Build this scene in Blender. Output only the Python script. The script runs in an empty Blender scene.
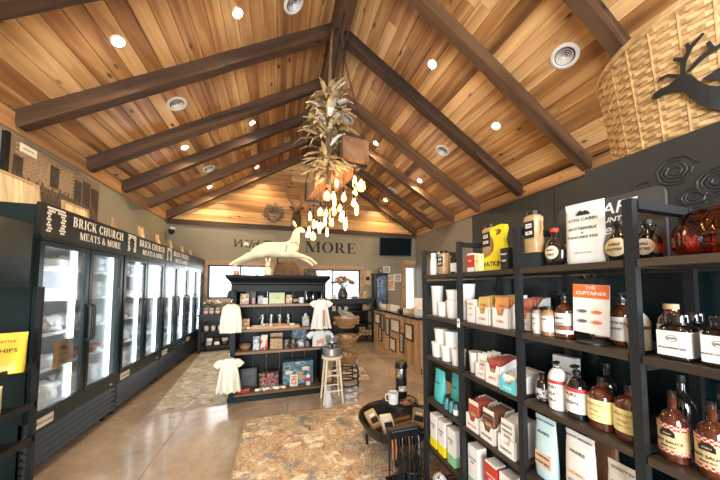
import bpy, bmesh, math, random
from mathutils import Vector, Matrix
random.seed(7)
R = math.radians
PI = math.pi
sc = bpy.context.scene
COL = sc.collection

# ------------------------------------------------------------------ camera, world, light, exposure
cam_d = bpy.data.cameras.new('camera')
cam_d.sensor_width = 36.0
cam_d.lens = 36.0 * 262.0 / 720.0
cam_d.shift_y = 33.0 / 720.0
cam_d.clip_start = 0.02
cam = bpy.data.objects.new('camera', cam_d)
COL.objects.link(cam)
cam.location = (0, 0, 1.40)
cam.rotation_euler = (R(93.0), 0, R(-17.2))
sc.camera = cam

world = bpy.data.worlds.new('sky')
sc.world = world
world.use_nodes = True
bgn = world.node_tree.nodes['Background']
bgn.inputs[0].default_value = (0.86, 0.94, 1.0, 1)
bgn.inputs[1].default_value = 2.2

sc.view_settings.view_transform = 'Standard'
sc.view_settings.look = 'None'
sc.view_settings.exposure = 0.42
sc.view_settings.gamma = 1.0
sc.view_settings.use_curve_mapping = False


def area(name, loc, rot, sx, sy, power, col):
    l = bpy.data.lights.new(name, 'AREA')
    l.shape = 'RECTANGLE'
    l.size, l.size_y, l.energy, l.color = sx, sy, power, col
    o = bpy.data.objects.new(name, l)
    COL.objects.link(o)
    o.location, o.rotation_euler = loc, rot
    return o


# daylight entering through the shop-front windows behind the camera and the two back windows
area('daylight_front', (-0.9, -2.72, 1.55), (R(90), 0, 0), 2.2, 2.1, 250, (0.93, 0.97, 1.0))
area('daylight_front', (2.3, -2.72, 1.55), (R(90), 0, 0), 2.2, 2.1, 180, (0.93, 0.97, 1.0))
area('daylight_back', (-0.9, 7.12, 1.52), (R(-90), 0, 0), 1.3, .8, 10, (0.93, 0.97, 1.0))
area('daylight_back', (1.38, 7.12, 1.48), (R(-90), 0, 0), 1.5, .75, 10, (0.93, 0.97, 1.0))

# ------------------------------------------------------------------ materials
MATS = {}


def pm(name, col, rough=.5, metal=0.0, var=.12, scale=18, bump=0.0, spec=.5, coat=0.0, stretch=None, emit=0.0, ecol=None):
    if name in MATS:
        return MATS[name]
    m = bpy.data.materials.new(name)
    m.use_nodes = True
    nt = m.node_tree
    b = nt.nodes['Principled BSDF']
    tc = nt.nodes.new('ShaderNodeTexCoord')
    mp = nt.nodes.new('ShaderNodeMapping')
    if stretch:
        mp.inputs['Scale'].default_value = stretch
    nz = nt.nodes.new('ShaderNodeTexNoise')
    nz.inputs['Scale'].default_value = scale
    nz.inputs['Detail'].default_value = 4
    nt.links.new(tc.outputs['Object'], mp.inputs['Vector'])
    nt.links.new(mp.outputs[0], nz.inputs['Vector'])
    rp = nt.nodes.new('ShaderNodeValToRGB')
    rp.color_ramp.elements[0].position = .3
    rp.color_ramp.elements[1].position = .7
    rp.color_ramp.elements[0].color = tuple(c * (1 - var) for c in col) + (1,)
    rp.color_ramp.elements[1].color = tuple(min(1, c * (1 + var)) for c in col) + (1,)
    nt.links.new(nz.outputs[0], rp.inputs[0])
    nt.links.new(rp.outputs[0], b.inputs['Base Color'])
    b.inputs['Roughness'].default_value = rough
    b.inputs['Metallic'].default_value = metal
    b.inputs['Specular IOR Level'].default_value = spec
    b.inputs['Coat Weight'].default_value = coat
    if emit:
        b.inputs['Emission Color'].default_value = tuple(ecol or col) + (1,)
        b.inputs['Emission Strength'].default_value = emit
    if bump:
        bn = nt.nodes.new('ShaderNodeBump')
        bn.inputs['Strength'].default_value = bump
        bn.inputs['Distance'].default_value = .01
        nt.links.new(nz.outputs[0], bn.inputs['Height'])
        nt.links.new(bn.outputs[0], b.inputs['Normal'])
    MATS[name] = m
    return m


def wood(name, dark, mid, light, axis=0, rough=.5, rnd=1.0, sapw=True, gscale=1.0):
    """grain along the given local axis, knots, and a tone of its own for each board"""
    if name in MATS:
        return MATS[name]
    m = bpy.data.materials.new(name)
    m.use_nodes = True
    nt = m.node_tree
    N, L = nt.nodes.new, nt.links.new
    b = nt.nodes['Principled BSDF']
    tc, oi = N('ShaderNodeTexCoord'), N('ShaderNodeObjectInfo')
    off = N('ShaderNodeVectorMath'); off.operation = 'MULTIPLY_ADD'
    cmb = N('ShaderNodeCombineXYZ')
    for i in range(3):
        L(oi.outputs['Random'], cmb.inputs[i])
    L(cmb.outputs[0], off.inputs[0])
    off.inputs[1].default_value = (37, 53, 71)
    L(tc.outputs['Object'], off.inputs[2])
    s = [5.5 * gscale] * 3
    s[axis] = .45 * gscale
    mp = N('ShaderNodeMapping'); mp.inputs['Scale'].default_value = s
    L(off.outputs[0], mp.inputs['Vector'])
    n1 = N('ShaderNodeTexNoise'); n1.inputs['Scale'].default_value = 1.3; n1.inputs['Detail'].default_value = 3; n1.inputs['Distortion'].default_value = .7
    L(mp.outputs[0], n1.inputs['Vector'])
    s2 = [90.0 * gscale] * 3
    s2[axis] = 3.0 * gscale
    mp2 = N('ShaderNodeMapping'); mp2.inputs['Scale'].default_value = s2
    L(off.outputs[0], mp2.inputs['Vector'])
    n2 = N('ShaderNodeTexNoise'); n2.inputs['Scale'].default_value = 1.0; n2.inputs['Detail'].default_value = 5
    L(mp2.outputs[0], n2.inputs['Vector'])
    # knots
    s3 = [5.0] * 3
    s3[axis] = 2.6
    mp3 = N('ShaderNodeMapping'); mp3.inputs['Scale'].default_value = s3
    L(off.outputs[0], mp3.inputs['Vector'])
    vo = N('ShaderNodeTexVoronoi'); vo.inputs['Scale'].default_value = 1.0
    L(mp3.outputs[0], vo.inputs['Vector'])
    kr = N('ShaderNodeMapRange'); kr.inputs[1].default_value = .05; kr.inputs[2].default_value = .14; kr.inputs[3].default_value = 1; kr.inputs[4].default_value = 0
    L(vo.outputs['Distance'], kr.inputs[0])
    a = N('ShaderNodeMath'); a.operation = 'MULTIPLY_ADD'
    L(oi.outputs['Random'], a.inputs[0]); a.inputs[1].default_value = .36 * rnd
    L(n1.outputs[0], a.inputs[2])
    a2 = N('ShaderNodeMath'); a2.operation = 'MULTIPLY_ADD'
    L(n2.outputs[0], a2.inputs[0]); a2.inputs[1].default_value = .16
    L(a.outputs[0], a2.inputs[2])
    rp = N('ShaderNodeValToRGB')
    e = rp.color_ramp.elements
    e[0].position = .40; e[0].color = dark + (1,)
    e[1].position = 1.0; e[1].color = light + (1,)
    x = e.new(.68); x.color = mid + (1,)
    x = e.new(.84); x.color = tuple((p + q) / 2 for p, q in zip(mid, light)) + (1,)
    L(a2.outputs[0], rp.inputs[0])
    mx = N('ShaderNodeMix'); mx.data_type = 'RGBA'
    L(kr.outputs[0], mx.inputs[0])
    L(rp.outputs[0], mx.inputs[6])
    mx.inputs[7].default_value = tuple(c * .35 for c in dark) + (1,)
    L(mx.outputs[2], b.inputs['Base Color'])
    b.inputs['Roughness'].default_value = rough
    bn = N('ShaderNodeBump'); bn.inputs['Strength'].default_value = .25; bn.inputs['Distance'].default_value = .004
    L(n2.outputs[0], bn.inputs['Height']); L(bn.outputs[0], b.inputs['Normal'])
    MATS[name] = m
    return m


def glassmat(name, tint=(1, 1, 1), refl=.08):
    if name in MATS:
        return MATS[name]
    m = bpy.data.materials.new(name)
    m.use_nodes = True
    nt = m.node_tree
    nt.nodes.clear()
    N, L = nt.nodes.new, nt.links.new
    out, mix = N('ShaderNodeOutputMaterial'), N('ShaderNodeMixShader')
    tr, gl, lw, mr = N('ShaderNodeBsdfTransparent'), N('ShaderNodeBsdfGlossy'), N('ShaderNodeLayerWeight'), N('ShaderNodeMapRange')
    nz, rp = N('ShaderNodeTexNoise'), N('ShaderNodeValToRGB')
    nz.inputs['Scale'].default_value = 3
    rp.color_ramp.elements[0].color = tuple(c * .96 for c in tint) + (1,)
    rp.color_ramp.elements[1].color = tint + (1,)
    L(nz.outputs[0], rp.inputs[0]); L(rp.outputs[0], tr.inputs[0])
    gl.inputs['Roughness'].default_value = .03
    lw.inputs[0].default_value = .14
    mr.inputs[3].default_value = refl
    mr.inputs[4].default_value = .7
    L(lw.outputs['Fresnel'], mr.inputs[0])
    L(mr.outputs[0], mix.inputs[0]); L(tr.outputs[0], mix.inputs[1]); L(gl.outputs[0], mix.inputs[2])
    L(mix.outputs[0], out.inputs[0])
    MATS[name] = m
    return m


def rugmat(name, base, cols, scale):
    if name in MATS:
        return MATS[name]
    m = bpy.data.materials.new(name)
    m.use_nodes = True
    nt = m.node_tree
    N, L = nt.nodes.new, nt.links.new
    b = nt.nodes['Principled BSDF']
    tc = N('ShaderNodeTexCoord')
    prev = None
    nz0 = N('ShaderNodeTexNoise'); nz0.inputs['Scale'].default_value = 60; nz0.inputs['Detail'].default_value = 6
    L(tc.outputs['Object'], nz0.inputs['Vector'])
    r0 = N('ShaderNodeValToRGB')
    r0.color_ramp.elements[0].position = .35; r0.color_ramp.elements[1].position = .65
    r0.color_ramp.elements[0].color = tuple(c * .6 for c in base) + (1,)
    r0.color_ramp.elements[1].color = tuple(min(1, c * 1.2) for c in base) + (1,)
    L(nz0.outputs[0], r0.inputs[0])
    prev = r0.outputs[0]
    for i, (c, sca, lo, hi) in enumerate(cols):
        nz = N('ShaderNodeTexNoise'); nz.inputs['Scale'].default_value = sca * scale; nz.inputs['Detail'].default_value = 7; nz.inputs['Roughness'].default_value = .72; nz.inputs['Distortion'].default_value = .7
        mp = N('ShaderNodeMapping'); mp.inputs['Location'].default_value = (i * 13.1, i * 7.7, i * 3.3)
        L(tc.outputs['Object'], mp.inputs[0]); L(mp.outputs[0], nz.inputs['Vector'])
        rg = N('ShaderNodeMapRange'); rg.inputs[1].default_value = lo; rg.inputs[2].default_value = hi
        L(nz.outputs[0], rg.inputs[0])
        mx = N('ShaderNodeMix'); mx.data_type = 'RGBA'
        L(rg.outputs[0], mx.inputs[0]); L(prev, mx.inputs[6]); mx.inputs[7].default_value = c + (1,)
        prev = mx.outputs[2]
    # worn ornament lines
    vo = N('ShaderNodeTexVoronoi'); vo.feature = 'DISTANCE_TO_EDGE'; vo.inputs['Scale'].default_value = 6.5 * scale
    L(tc.outputs['Object'], vo.inputs['Vector'])
    vr = N('ShaderNodeMapRange'); vr.inputs[1].default_value = .02; vr.inputs[2].default_value = .07; vr.inputs[3].default_value = 1; vr.inputs[4].default_value = 0
    L(vo.outputs['Distance'], vr.inputs[0])
    nm_ = N('ShaderNodeTexNoise'); nm_.inputs['Scale'].default_value = 5; nm_.inputs['Detail'].default_value = 5
    L(tc.outputs['Object'], nm_.inputs['Vector'])
    nr = N('ShaderNodeMapRange'); nr.inputs[1].default_value = .45; nr.inputs[2].default_value = .62; nr.inputs[4].default_value = .75
    L(nm_.outputs[0], nr.inputs[0])
    ml = N('ShaderNodeMath'); ml.operation = 'MULTIPLY'
    L(vr.outputs[0], ml.inputs[0]); L(nr.outputs[0], ml.inputs[1])
    mo = N('ShaderNodeMix'); mo.data_type = 'RGBA'
    L(ml.outputs[0], mo.inputs[0]); L(prev, mo.inputs[6]); mo.inputs[7].default_value = cols[2][0] + (1,)
    prev = mo.outputs[2]
    L(prev, b.inputs['Base Color'])
    b.inputs['Roughness'].default_value = .95
    b.inputs['Specular IOR Level'].default_value = .1
    bn = N('ShaderNodeBump'); bn.inputs['Strength'].default_value = .6; bn.inputs['Distance'].default_value = .006
    L(nz0.outputs[0], bn.inputs['Height']); L(bn.outputs[0], b.inputs['Normal'])
    MATS[name] = m
    return m


def concrete():
    m = bpy.data.materials.new('polished_concrete')
    m.use_nodes = True
    nt = m.node_tree
    N, L = nt.nodes.new, nt.links.new
    b = nt.nodes['Principled BSDF']
    ge = N('ShaderNodeNewGeometry')
    n1 = N('ShaderNodeTexNoise'); n1.inputs['Scale'].default_value = 1.1; n1.inputs['Detail'].default_value = 8; n1.inputs['Roughness'].default_value = .6; n1.inputs['Distortion'].default_value = .8
    n2 = N('ShaderNodeTexNoise'); n2.inputs['Scale'].default_value = 14; n2.inputs['Detail'].default_value = 6
    for n in (n1, n2):
        L(ge.outputs['Position'], n.inputs['Vector'])
    rp = N('ShaderNodeValToRGB')
    e = rp.color_ramp.elements
    e[0].position = .3; e[0].color = (.22, .165, .120, 1)
    e[1].position = .72; e[1].color = (.45, .35, .265, 1)
    x = e.new(.5); x.color = (.32, .245, .18, 1)
    ad = N('ShaderNodeMath'); ad.operation = 'MULTIPLY_ADD'; ad.inputs[1].default_value = .3
    sb = N('ShaderNodeMath'); sb.operation = 'SUBTRACT'; sb.inputs[1].default_value = .15
    L(n2.outputs[0], ad.inputs[0]); L(n1.outputs[0], ad.inputs[2]); L(ad.outputs[0], sb.inputs[0]); L(sb.outputs[0], rp.inputs[0])
    L(rp.outputs[0], b.inputs['Base Color'])
    mr = N('ShaderNodeMapRange'); mr.inputs[3].default_value = .12; mr.inputs[4].default_value = .34
    L(n2.outputs[0], mr.inputs[0]); L(mr.outputs[0], b.inputs['Roughness'])
    b.inputs['Coat Weight'].default_value = .5
    b.inputs['Coat Roughness'].default_value = .12
    return m


M_PLANK = wood('ceiling_wood', (.13, .052, .016), (.43, .20, .066), (.84, .53, .235), 0, .40)
M_GABLE = wood('gable_wood', (.20, .08, .022), (.50, .24, .075), (.80, .48, .20), 0, .42)
M_RAFT = wood('rafter_wood', (.020, .0095, .0045), (.066, .029, .012), (.16, .080, .034), 0, .65)
M_RAFTL = wood('beam_wood', (.10, .045, .02), (.24, .11, .05), (.36, .18, .085), 0, .7)
M_TRIMW = wood('trim_wood', (.20, .095, .035), (.42, .22, .09), (.62, .38, .17), 0, .5)
M_OAK = wood('oak_wood', (.22, .12, .055), (.40, .24, .12), (.55, .36, .2), 2, .5)
M_OAKX = wood('oak_wood_flat', (.20, .11, .05), (.38, .22, .11), (.52, .34, .19), 0, .5)
M_SHELFW = wood('shelf_wood', (.008, .006, .004), (.026, .018, .012), (.06, .042, .028), 1, .45)
M_WALL = pm('wall_paint_olive', (.27, .235, .165), .75, var=.04, scale=3)
M_WALLD = pm('wall_paint_charcoal', (.030, .032, .033), .42, var=.06, scale=4)
M_WALLR = pm('wall_paint_taupe', (.20, .17, .135), .5, var=.05, scale=4)
M_TEAL = pm('dark_teal_steel', (.003, .013, .0145), .3, var=.15, scale=8)
M_BLACK = pm('black_paint', (.005, .006, .0065), .42, var=.2, scale=30)
M_SATIN = pm('black_metal', (.014, .015, .017), .36, .3, var=.2, scale=30)
M_POST = pm('charcoal_steel', (.016, .018, .020), .45, .2, var=.1, scale=30)
M_BACKP = pm('dark_teal_board', (.005, .014, .016), .25, var=.15, scale=3)
M_CHROME = pm('steel', (.55, .56, .57), .22, 1.0, var=.06, scale=40)
M_DSTEEL = pm('grey_louver', (.030, .037, .043), .4, .3, var=.08, scale=20)
M_WHITE = pm('white_print', (.80, .79, .76), .55, var=.03)
M_WHITEP = pm('white_plastic', (.82, .80, .76), .38, var=.03)
M_CREAM = pm('cream_ink', (.86, .80, .66), .6, var=.04)
M_INK = pm('black_ink', (.012, .012, .012), .6, var=.1)
M_INKG = pm('grey_ink', (.12, .12, .12), .6, var=.1)
M_RED = pm('red_ink', (.55, .045, .03), .5, var=.08)
M_ORANGE = pm('orange_ink', (.75, .16, .035), .5, var=.06)
M_YELLOW = pm('yellow_paint', (.85, .68, .02), .4, var=.05)
M_YELLB = pm('yellow_label', (.83, .76, .36), .5, var=.08)
M_AMBER = pm('amber_glass', (.075, .018, .006), .08, var=.3, scale=12, coat=1.0)
M_BROWNG = pm('brown_sauce_glass', (.075, .017, .007), .1, var=.45, scale=60, coat=1.0)
M_DARKG = pm('dark_glass', (.007, .006, .006), .07, var=.3, coat=1.0)
M_KRAFT = pm('kraft_paper', (.48, .31, .17), .7, var=.1, bump=.1)
M_TAN = pm('spice_powder', (.47, .30, .145), .45, var=.16, scale=90, coat=.5)
M_BOX = pm('white_card', (.78, .76, .72), .5, var=.03)
M_BOXIN = pm('grey_card', (.42, .40, .37), .6, var=.05)
M_TEALB = pm('turquoise_pouch', (.09, .50, .52), .4, var=.08, bump=.2)
M_BLUEB = pm('pale_blue_pouch', (.50, .68, .70), .4, var=.05, bump=.15)
M_WHITEB = pm('white_pouch', (.76, .74, .70), .4, var=.04, bump=.15)
M_BROWNB = pm('brown_pouch', (.16, .065, .03), .35, var=.15, bump=.15)
M_DARKB = pm('charcoal_pouch', (.025, .028, .03), .35, var=.15, bump=.15)
M_WICK = pm('wicker', (.58, .38, .17), .6, var=.3, scale=25, bump=.3)
M_WICKD = pm('wicker_brown', (.34, .19, .075), .65, var=.35, scale=40, bump=.4)
M_FABW = pm('cotton_cream', (.74, .72, .60), .85, var=.06, scale=60, bump=.2)
M_FABP = pm('cotton_white', (.80, .75, .70), .85, var=.06, scale=60, bump=.2)
M_FABB = pm('cotton_pale_blue', (.55, .62, .66), .85, var=.06, scale=60, bump=.2)
M_CON = concrete()
M_LED = pm('led_strip', (.9, 1, 1), emit=6.5, ecol=(.80, .95, 1.0), var=.01)
M_DOWN = pm('lamp_lens', (1, .9, .7), emit=38.0, ecol=(1.0, .80, .46), var=.01)
M_BULB = pm('lit_bulb_glass', (1, .7, .35), .1, emit=1.0, ecol=(1.0, .52, .16), var=.05)
MATS['lit_bulb_glass'].node_tree.nodes['Principled BSDF'].inputs['Alpha'].default_value = .45
M_FIL = pm('filament', (1, .8, .5), emit=170.0, ecol=(1.0, .62, .26), var=.01)
M_PANE = glassmat('window_glass')
M_FGLASS = glassmat('freezer_glass', (.97, .99, 1.0), .025)
M_JAR = glassmat('jar_glass', (.93, .94, .93), .1)
M_LEAFD = pm('dried_leaf', (.54, .40, .20), .8, var=.35, scale=14)
M_LEAFB = pm('dried_leaf_brown', (.20, .125, .06), .8, var=.4, scale=14)
M_GREEN = pm('foliage_green', (.06, .10, .035), .7, var=.4, scale=14)

# ------------------------------------------------------------------ mesh builder


class MB:
    def __init__(s):
        s.v, s.f = [], []

    def add(s, vs, fs):
        n = len(s.v)
        s.v += [tuple(p) for p in vs]
        s.f += [tuple(i + n for i in q) for q in fs]
        return s

    def box(s, x0, x1, y0, y1, z0, z1):
        return s.add([(x0, y0, z0), (x1, y0, z0), (x1, y1, z0), (x0, y1, z0), (x0, y0, z1), (x1, y0, z1), (x1, y1, z1), (x0, y1, z1)],
                     [(0, 3, 2, 1), (4, 5, 6, 7), (0, 1, 5, 4), (1, 2, 6, 5), (2, 3, 7, 6), (3, 0, 4, 7)])

    def obox(s, c, size, rot=(0, 0, 0)):
        from mathutils import Euler
        m = Euler(rot).to_matrix()
        a, b, d = (q / 2 for q in size)
        P = [Vector(c) + m @ Vector((x, y, z)) for z in (-d, d) for x, y in ((-a, -b), (a, -b), (a, b), (-a, b))]
        return s.add(P, [(0, 3, 2, 1), (4, 5, 6, 7), (0, 1, 5, 4), (1, 2, 6, 5), (2, 3, 7, 6), (3, 0, 4, 7)])

    def rings(s, rings, cap0=True, cap1=True, closed=True):
        n = len(rings[0])
        base = len(s.v)
        for r in rings:
            s.v += [tuple(p) for p in r]
        for i in range(len(rings) - 1):
            for j in range(n if closed else n - 1):
                a, b = base + i * n + j, base + i * n + (j + 1) % n
                s.f.append((a, b, b + n, a + n))
        if cap0:
            s.f.append(tuple(base + j for j in reversed(range(n))))
        if cap1:
            k = base + (len(rings) - 1) * n
            s.f.append(tuple(k + j for j in range(n)))
        return s

    def lathe(s, prof, c=(0, 0, 0), n=20, sx=1, sy=1, cap0=True, cap1=True):
        return s.rings([[(c[0] + r * sx * math.cos(2 * PI * j / n), c[1] + r * sy * math.sin(2 * PI * j / n), c[2] + z) for j in range(n)] for r, z in prof], cap0, cap1)

    def tube(s, pts, r, n=6, closed=False):
        pts = [Vector(p) for p in pts]
        rs = r if isinstance(r, (list, tuple)) else [r] * len(pts)
        out = []
        N = len(pts)
        up = None
        for i, p in enumerate(pts):
            if closed:
                t = (pts[(i + 1) % N] - pts[i - 1]).normalized()
            else:
                t = (pts[min(i + 1, N - 1)] - pts[max(i - 1, 0)]).normalized()
            if up is None:
                up = Vector((0, 0, 1)) if abs(t.z) < .9 else Vector((1, 0, 0))
            a = t.cross(up)
            if a.length < 1e-6:
                a = t.orthogonal()
            a.normalize()
            b = a.cross(t).normalized()
            up = b
            out.append([p + (a * math.cos(2 * PI * k / n) + b * math.sin(2 * PI * k / n)) * rs[i] for k in range(n)])
        if closed:
            out.append(out[0])
            return s.rings(out, False, False)
        return s.rings(out)

    def prism(s, poly, y0, y1):
        """polygon in x,z swept along y"""
        n = len(poly)
        return s.add([(x, y0, z) for x, z in poly] + [(x, y1, z) for x, z in poly],
                     [tuple(range(n)), tuple(reversed(range(n, 2 * n)))] + [(i, i + n, (i + 1) % n + n, (i + 1) % n) for i in range(n)])

    def mesh(s, smooth=False):
        me = bpy.data.meshes.new('m')
        me.from_pydata(s.v, [], s.f)
        bm = bmesh.new()
        bm.from_mesh(me)
        bmesh.ops.recalc_face_normals(bm, faces=bm.faces)
        bm.to_mesh(me)
        bm.free()
        if smooth:
            for p in me.polygons:
                p.use_smooth = True
            me.set_sharp_from_angle(angle=R(40))
        return me

    def build(s, name, mat, parent=None, loc=(0, 0, 0), rot=(0, 0, 0), smooth=False):
        return obj(name, s.mesh(smooth), mat, parent, loc, rot)


def obj(name, me, mat, parent=None, loc=(0, 0, 0), rot=(0, 0, 0)):
    if mat is not None and not me.materials:
        me.materials.append(mat)
    me.name = name
    o = bpy.data.objects.new(name, me)
    COL.objects.link(o)
    o.location, o.rotation_euler = loc, rot
    if parent is not None:
        o.parent = parent
    return o


def inst(name, me, parent=None, loc=(0, 0, 0), rot=(0, 0, 0)):
    o = bpy.data.objects.new(name, me)
    COL.objects.link(o)
    o.location, o.rotation_euler = loc, rot
    if parent is not None:
        o.parent = parent
    return o


def tag(o, label, cat, group=None):
    o['label'] = label
    o['category'] = cat
    if group:
        o['group'] = group
    return o


def thing(name, label, cat, loc=(0, 0, 0), rz=0.0, group=None, rot=None):
    o = bpy.data.objects.new(name, None)
    o.empty_display_size = .05
    COL.objects.link(o)
    o.location = loc
    o.rotation_euler = rot or (0, 0, rz)
    return tag(o, label, cat, group)


def struct(o, label=None):
    o['kind'] = 'structure'
    if label:
        o['label'] = label
    return o


def sempty(name):
    o = bpy.data.objects.new(name, None)
    COL.objects.link(o)
    return struct(o)


def copy_tree(o, parent=None, loc=None, rz=None, label=None, group=None):
    c = o.copy()
    COL.objects.link(c)
    c.parent = parent
    if loc is not None:
        c.location = loc
    if rz is not None:
        c.rotation_euler[2] = rz
    if label:
        c['label'] = label
    if group:
        c['group'] = group
    for ch in o.children:
        copy_tree(ch, c)
    return c


TXT = {}


def text_mesh(s, size, shear=0.0, align='CENTER', bold=0.0, extr=.0004, space=1.0):
    k = (s, size, shear, align, bold, extr, space)
    if k in TXT:
        return TXT[k].copy()
    cu = bpy.data.curves.new('txt', 'FONT')
    cu.body = s
    cu.size = size
    cu.align_x = align
    cu.align_y = 'CENTER'
    cu.shear = shear
    cu.offset = bold
    cu.extrude = extr
    cu.resolution_u = 2
    cu.space_character = space
    o = bpy.data.objects.new('txt', cu)
    me = bpy.data.meshes.new_from_object(o)
    bpy.data.objects.remove(o)
    bpy.data.curves.remove(cu)
    me.materials.clear()
    TXT[k] = me
    return me.copy()


def text(s, size, mat, parent, loc, rot=(PI / 2, 0, 0), **k):
    return obj('lettering', text_mesh(s, size, **k), mat, parent, loc, rot)


# serif capitals: every glyph is a list of convex polygons in a box one unit high
def _ring(cx, cz, rx, rz, a0, a1, tv, th, n=14):
    out = []
    for i in range(n):
        q = []
        for a in (a0 + (a1 - a0) * i / n, a0 + (a1 - a0) * (i + 1) / n):
            c, s_ = math.cos(a), math.sin(a)
            q.append(((cx + rx * c, cz + rz * s_), (cx + (rx - tv) * c, cz + (rz - th) * s_)))
        out.append([q[0][0], q[1][0], q[1][1], q[0][1]])
    return out


def _st(x, w, z0=0, z1=1, serif=.09):
    o = [[(x, z0), (x + w, z0), (x + w, z1), (x, z1)]]
    if serif:
        for z in (z0, z1 - .045):
            o.append([(x - serif, z), (x + w + serif, z), (x + w + serif, z + .045), (x - serif, z + .045)])
    return o


def _dg(x0, z0, x1, z1, w):
    return [[(x0, z0), (x0 + w, z0), (x1 + w, z1), (x1, z1)]]


def _hb(x0, x1, z, t=.06):
    return [[(x0, z), (x1, z), (x1, z + t), (x0, z + t)]]


def glyph(c):
    T, t = .18, .055
    if c == 'I': return _st(.1, T), .38
    if c == 'H': return _st(.1, T) + _st(.62, T) + _hb(.28, .62, .48), .9
    if c == 'T': return _st(.33, T) + _hb(.0, .84, .94) + _hb(0, .05, .75, .2) + _hb(.79, .84, .75, .2), .84
    if c == 'E': return _st(.1, T) + _hb(.1, .68, .945) + _hb(.1, .7, 0) + _hb(.1, .5, .48) + _hb(.64, .68, .76, .2) + _hb(.66, .7, 0, .24) + _hb(.47, .51, .38, .26), .76
    if c == 'M': return _st(.1, t) + _st(.88, T) + _dg(.47, 0, .08, 1, T + .04) + _dg(.5, 0, .9, 1, t), 1.15
    if c == 'A': return _dg(.05, 0, .42, 1, t) + _dg(.68, 0, .36, 1, T) + _hb(.2, .7, .3) + _hb(-.02, .2, 0, .045) + _hb(.58, .95, 0, .045), .92
    if c == 'K': return _st(.1, T) + _dg(.25, .4, .68, 1, t + .02) + _dg(.66, 0, .36, .56, T + .03) + _hb(.58, .95, 0, .045) + _hb(.58, .85, .955, .045), .92
    if c == 'U': return _st(.1, T, .25, 1, .08) + _st(.66, t, .25, 1, .08) + _ring(.41, .3, .31, .31, PI, 2 * PI, .14, .08), .86
    if c == 'O': return _ring(.46, .5, .44, .52, 0, 2 * PI, .2, .06, 26), .92
    if c == 'C': return _ring(.46, .5, .42, .52, .26 * PI, 1.74 * PI, .2, .06, 20) + _hb(.7, .76, .66, .3) + _hb(.7, .76, .06, .28), .84
    if c == 'B': return _st(.1, T) + _ring(.36, .74, .3, .27, -PI / 2, PI / 2, .17, .06) + _ring(.38, .26, .35, .27, -PI / 2, PI / 2, .19, .06), .78
    if c == 'R': return _st(.1, T) + _ring(.36, .72, .33, .29, -PI / 2, PI / 2, .18, .06) + _dg(.62, 0, .34, .46, T + .03) + _hb(.6, .92, 0, .045), .9
    if c == 'S': return _ring(.32, .74, .26, .27, .15 * PI, 1.4 * PI, .13, .07) + _ring(.34, .27, .28, .28, -.85 * PI, .45 * PI, .14, .08) + _dg(.42, .36, .1, .66, .2) + _hb(.5, .55, .72, .26) + _hb(.07, .12, 0, .26), .66
    if c == '&': return _ring(.36, .76, .2, .25, 0, 2 * PI, .1, .06) + _ring(.34, .27, .31, .28, .35 * PI, 1.85 * PI, .16, .07) + _dg(.7, 0, .2, .66, .16) + _dg(.52, .12, .74, .5, .06) + _hb(.62, .9, .47, .045), .92
    return [], .34


def serif_mesh(s, h, depth=.002, space=.08, squeeze=1.0):
    mb = MB()
    x = 0
    for c in s:
        polys, w = glyph(c)
        for p in polys:
            mb.prism([((x + a) * h * squeeze, b * h) for a, b in p], -depth, 0)
        x += w + space
    tot = (x - space) * h * squeeze
    mb.v = [(a - tot / 2, b, c) for a, b, c in mb.v]
    return mb, tot

def serif_words(s, hgt, sq, parent, x, y, z):
    sp = .10
    ws = [sum(glyph(c)[1] + sp for c in w_) * hgt * sq for w_ in s.split(' ')]
    gap = .42 * hgt * sq
    x0 = x - (sum(ws) + gap * (len(ws) - 1)) / 2
    for w_, wd_ in zip(s.split(' '), ws):
        m1, _ = serif_mesh(w_, hgt, .0015, sp, sq)
        m1.build('lettering', M_CREAM, parent, (x0 + wd_ / 2, y, z))
        x0 += wd_ + gap


# ================================================================== THE ROOM
XL, XR, YB, YF = -2.45, 3.87, 6.92, -2.6      # side walls, back wall, shop front
XM, SL = .71, .6                              # ridge, roof slope
ZC = 3.10                                     # ceiling height along the side walls


def roof_z(x, base=ZC):
    return base + SL * (x - XL if x < XM else XR - x)


# floor: slabs with saw-cut joints
floor = struct(MB().box(XL - .1, XR + .1, YF - .1, YB + .1, -.12, -.02).build('floor', M_INKG), 'brown polished concrete floor')
gx = [XL, -.95, .12, 2.3, XR]
gy = [YF, -.6, 1.5, 3.35, 5.1, YB]
for i in range(len(gx) - 1):
    for j in range(len(gy) - 1):
        MB().box(gx[i] + .002, gx[i + 1] - .002, gy[j] + .002, gy[j + 1] - .002, -.02, 0).build('slab', M_CON, floor)

# walls
struct(MB().box(XL - .12, XL, YF, YB, 0, ZC + .1).build('wall_left', M_WALL), 'olive grey painted side wall')
wr = struct(MB().box(XR + .012, XR + .12, YF, YB, 0, ZC + .1).build('wall_right', M_INK), 'charcoal panelled side wall')
ys = [YF, -.75, 1.05, 2.79, 4.51]
for a, b in zip(ys, ys[1:]):
    MB().box(XR, XR + .012, a + .004, b - .004, 0, 2.95).build('panel', M_WALLD, wr)
MB().box(XR, XR + .012, 4.516, YB, 0, 2.95).build('panel', M_WALLR, wr)


def wall_with_holes(name, y0, y1, x0, x1, z1, holes, mat):
    xs = sorted({x0, x1} | {h[0] for h in holes} | {h[1] for h in holes})
    mb = MB()
    for a, b in zip(xs, xs[1:]):
        cut = sorted((h[2], h[3]) for h in holes if h[0] <= a and h[1] >= b)
        z = 0
        for c, d in cut:
            if c > z:
                mb.box(a, b, y0, y1, z, c)
            z = d
        mb.box(a, b, y0, y1, z, z1)
    return struct(mb.build(name, mat))


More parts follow.
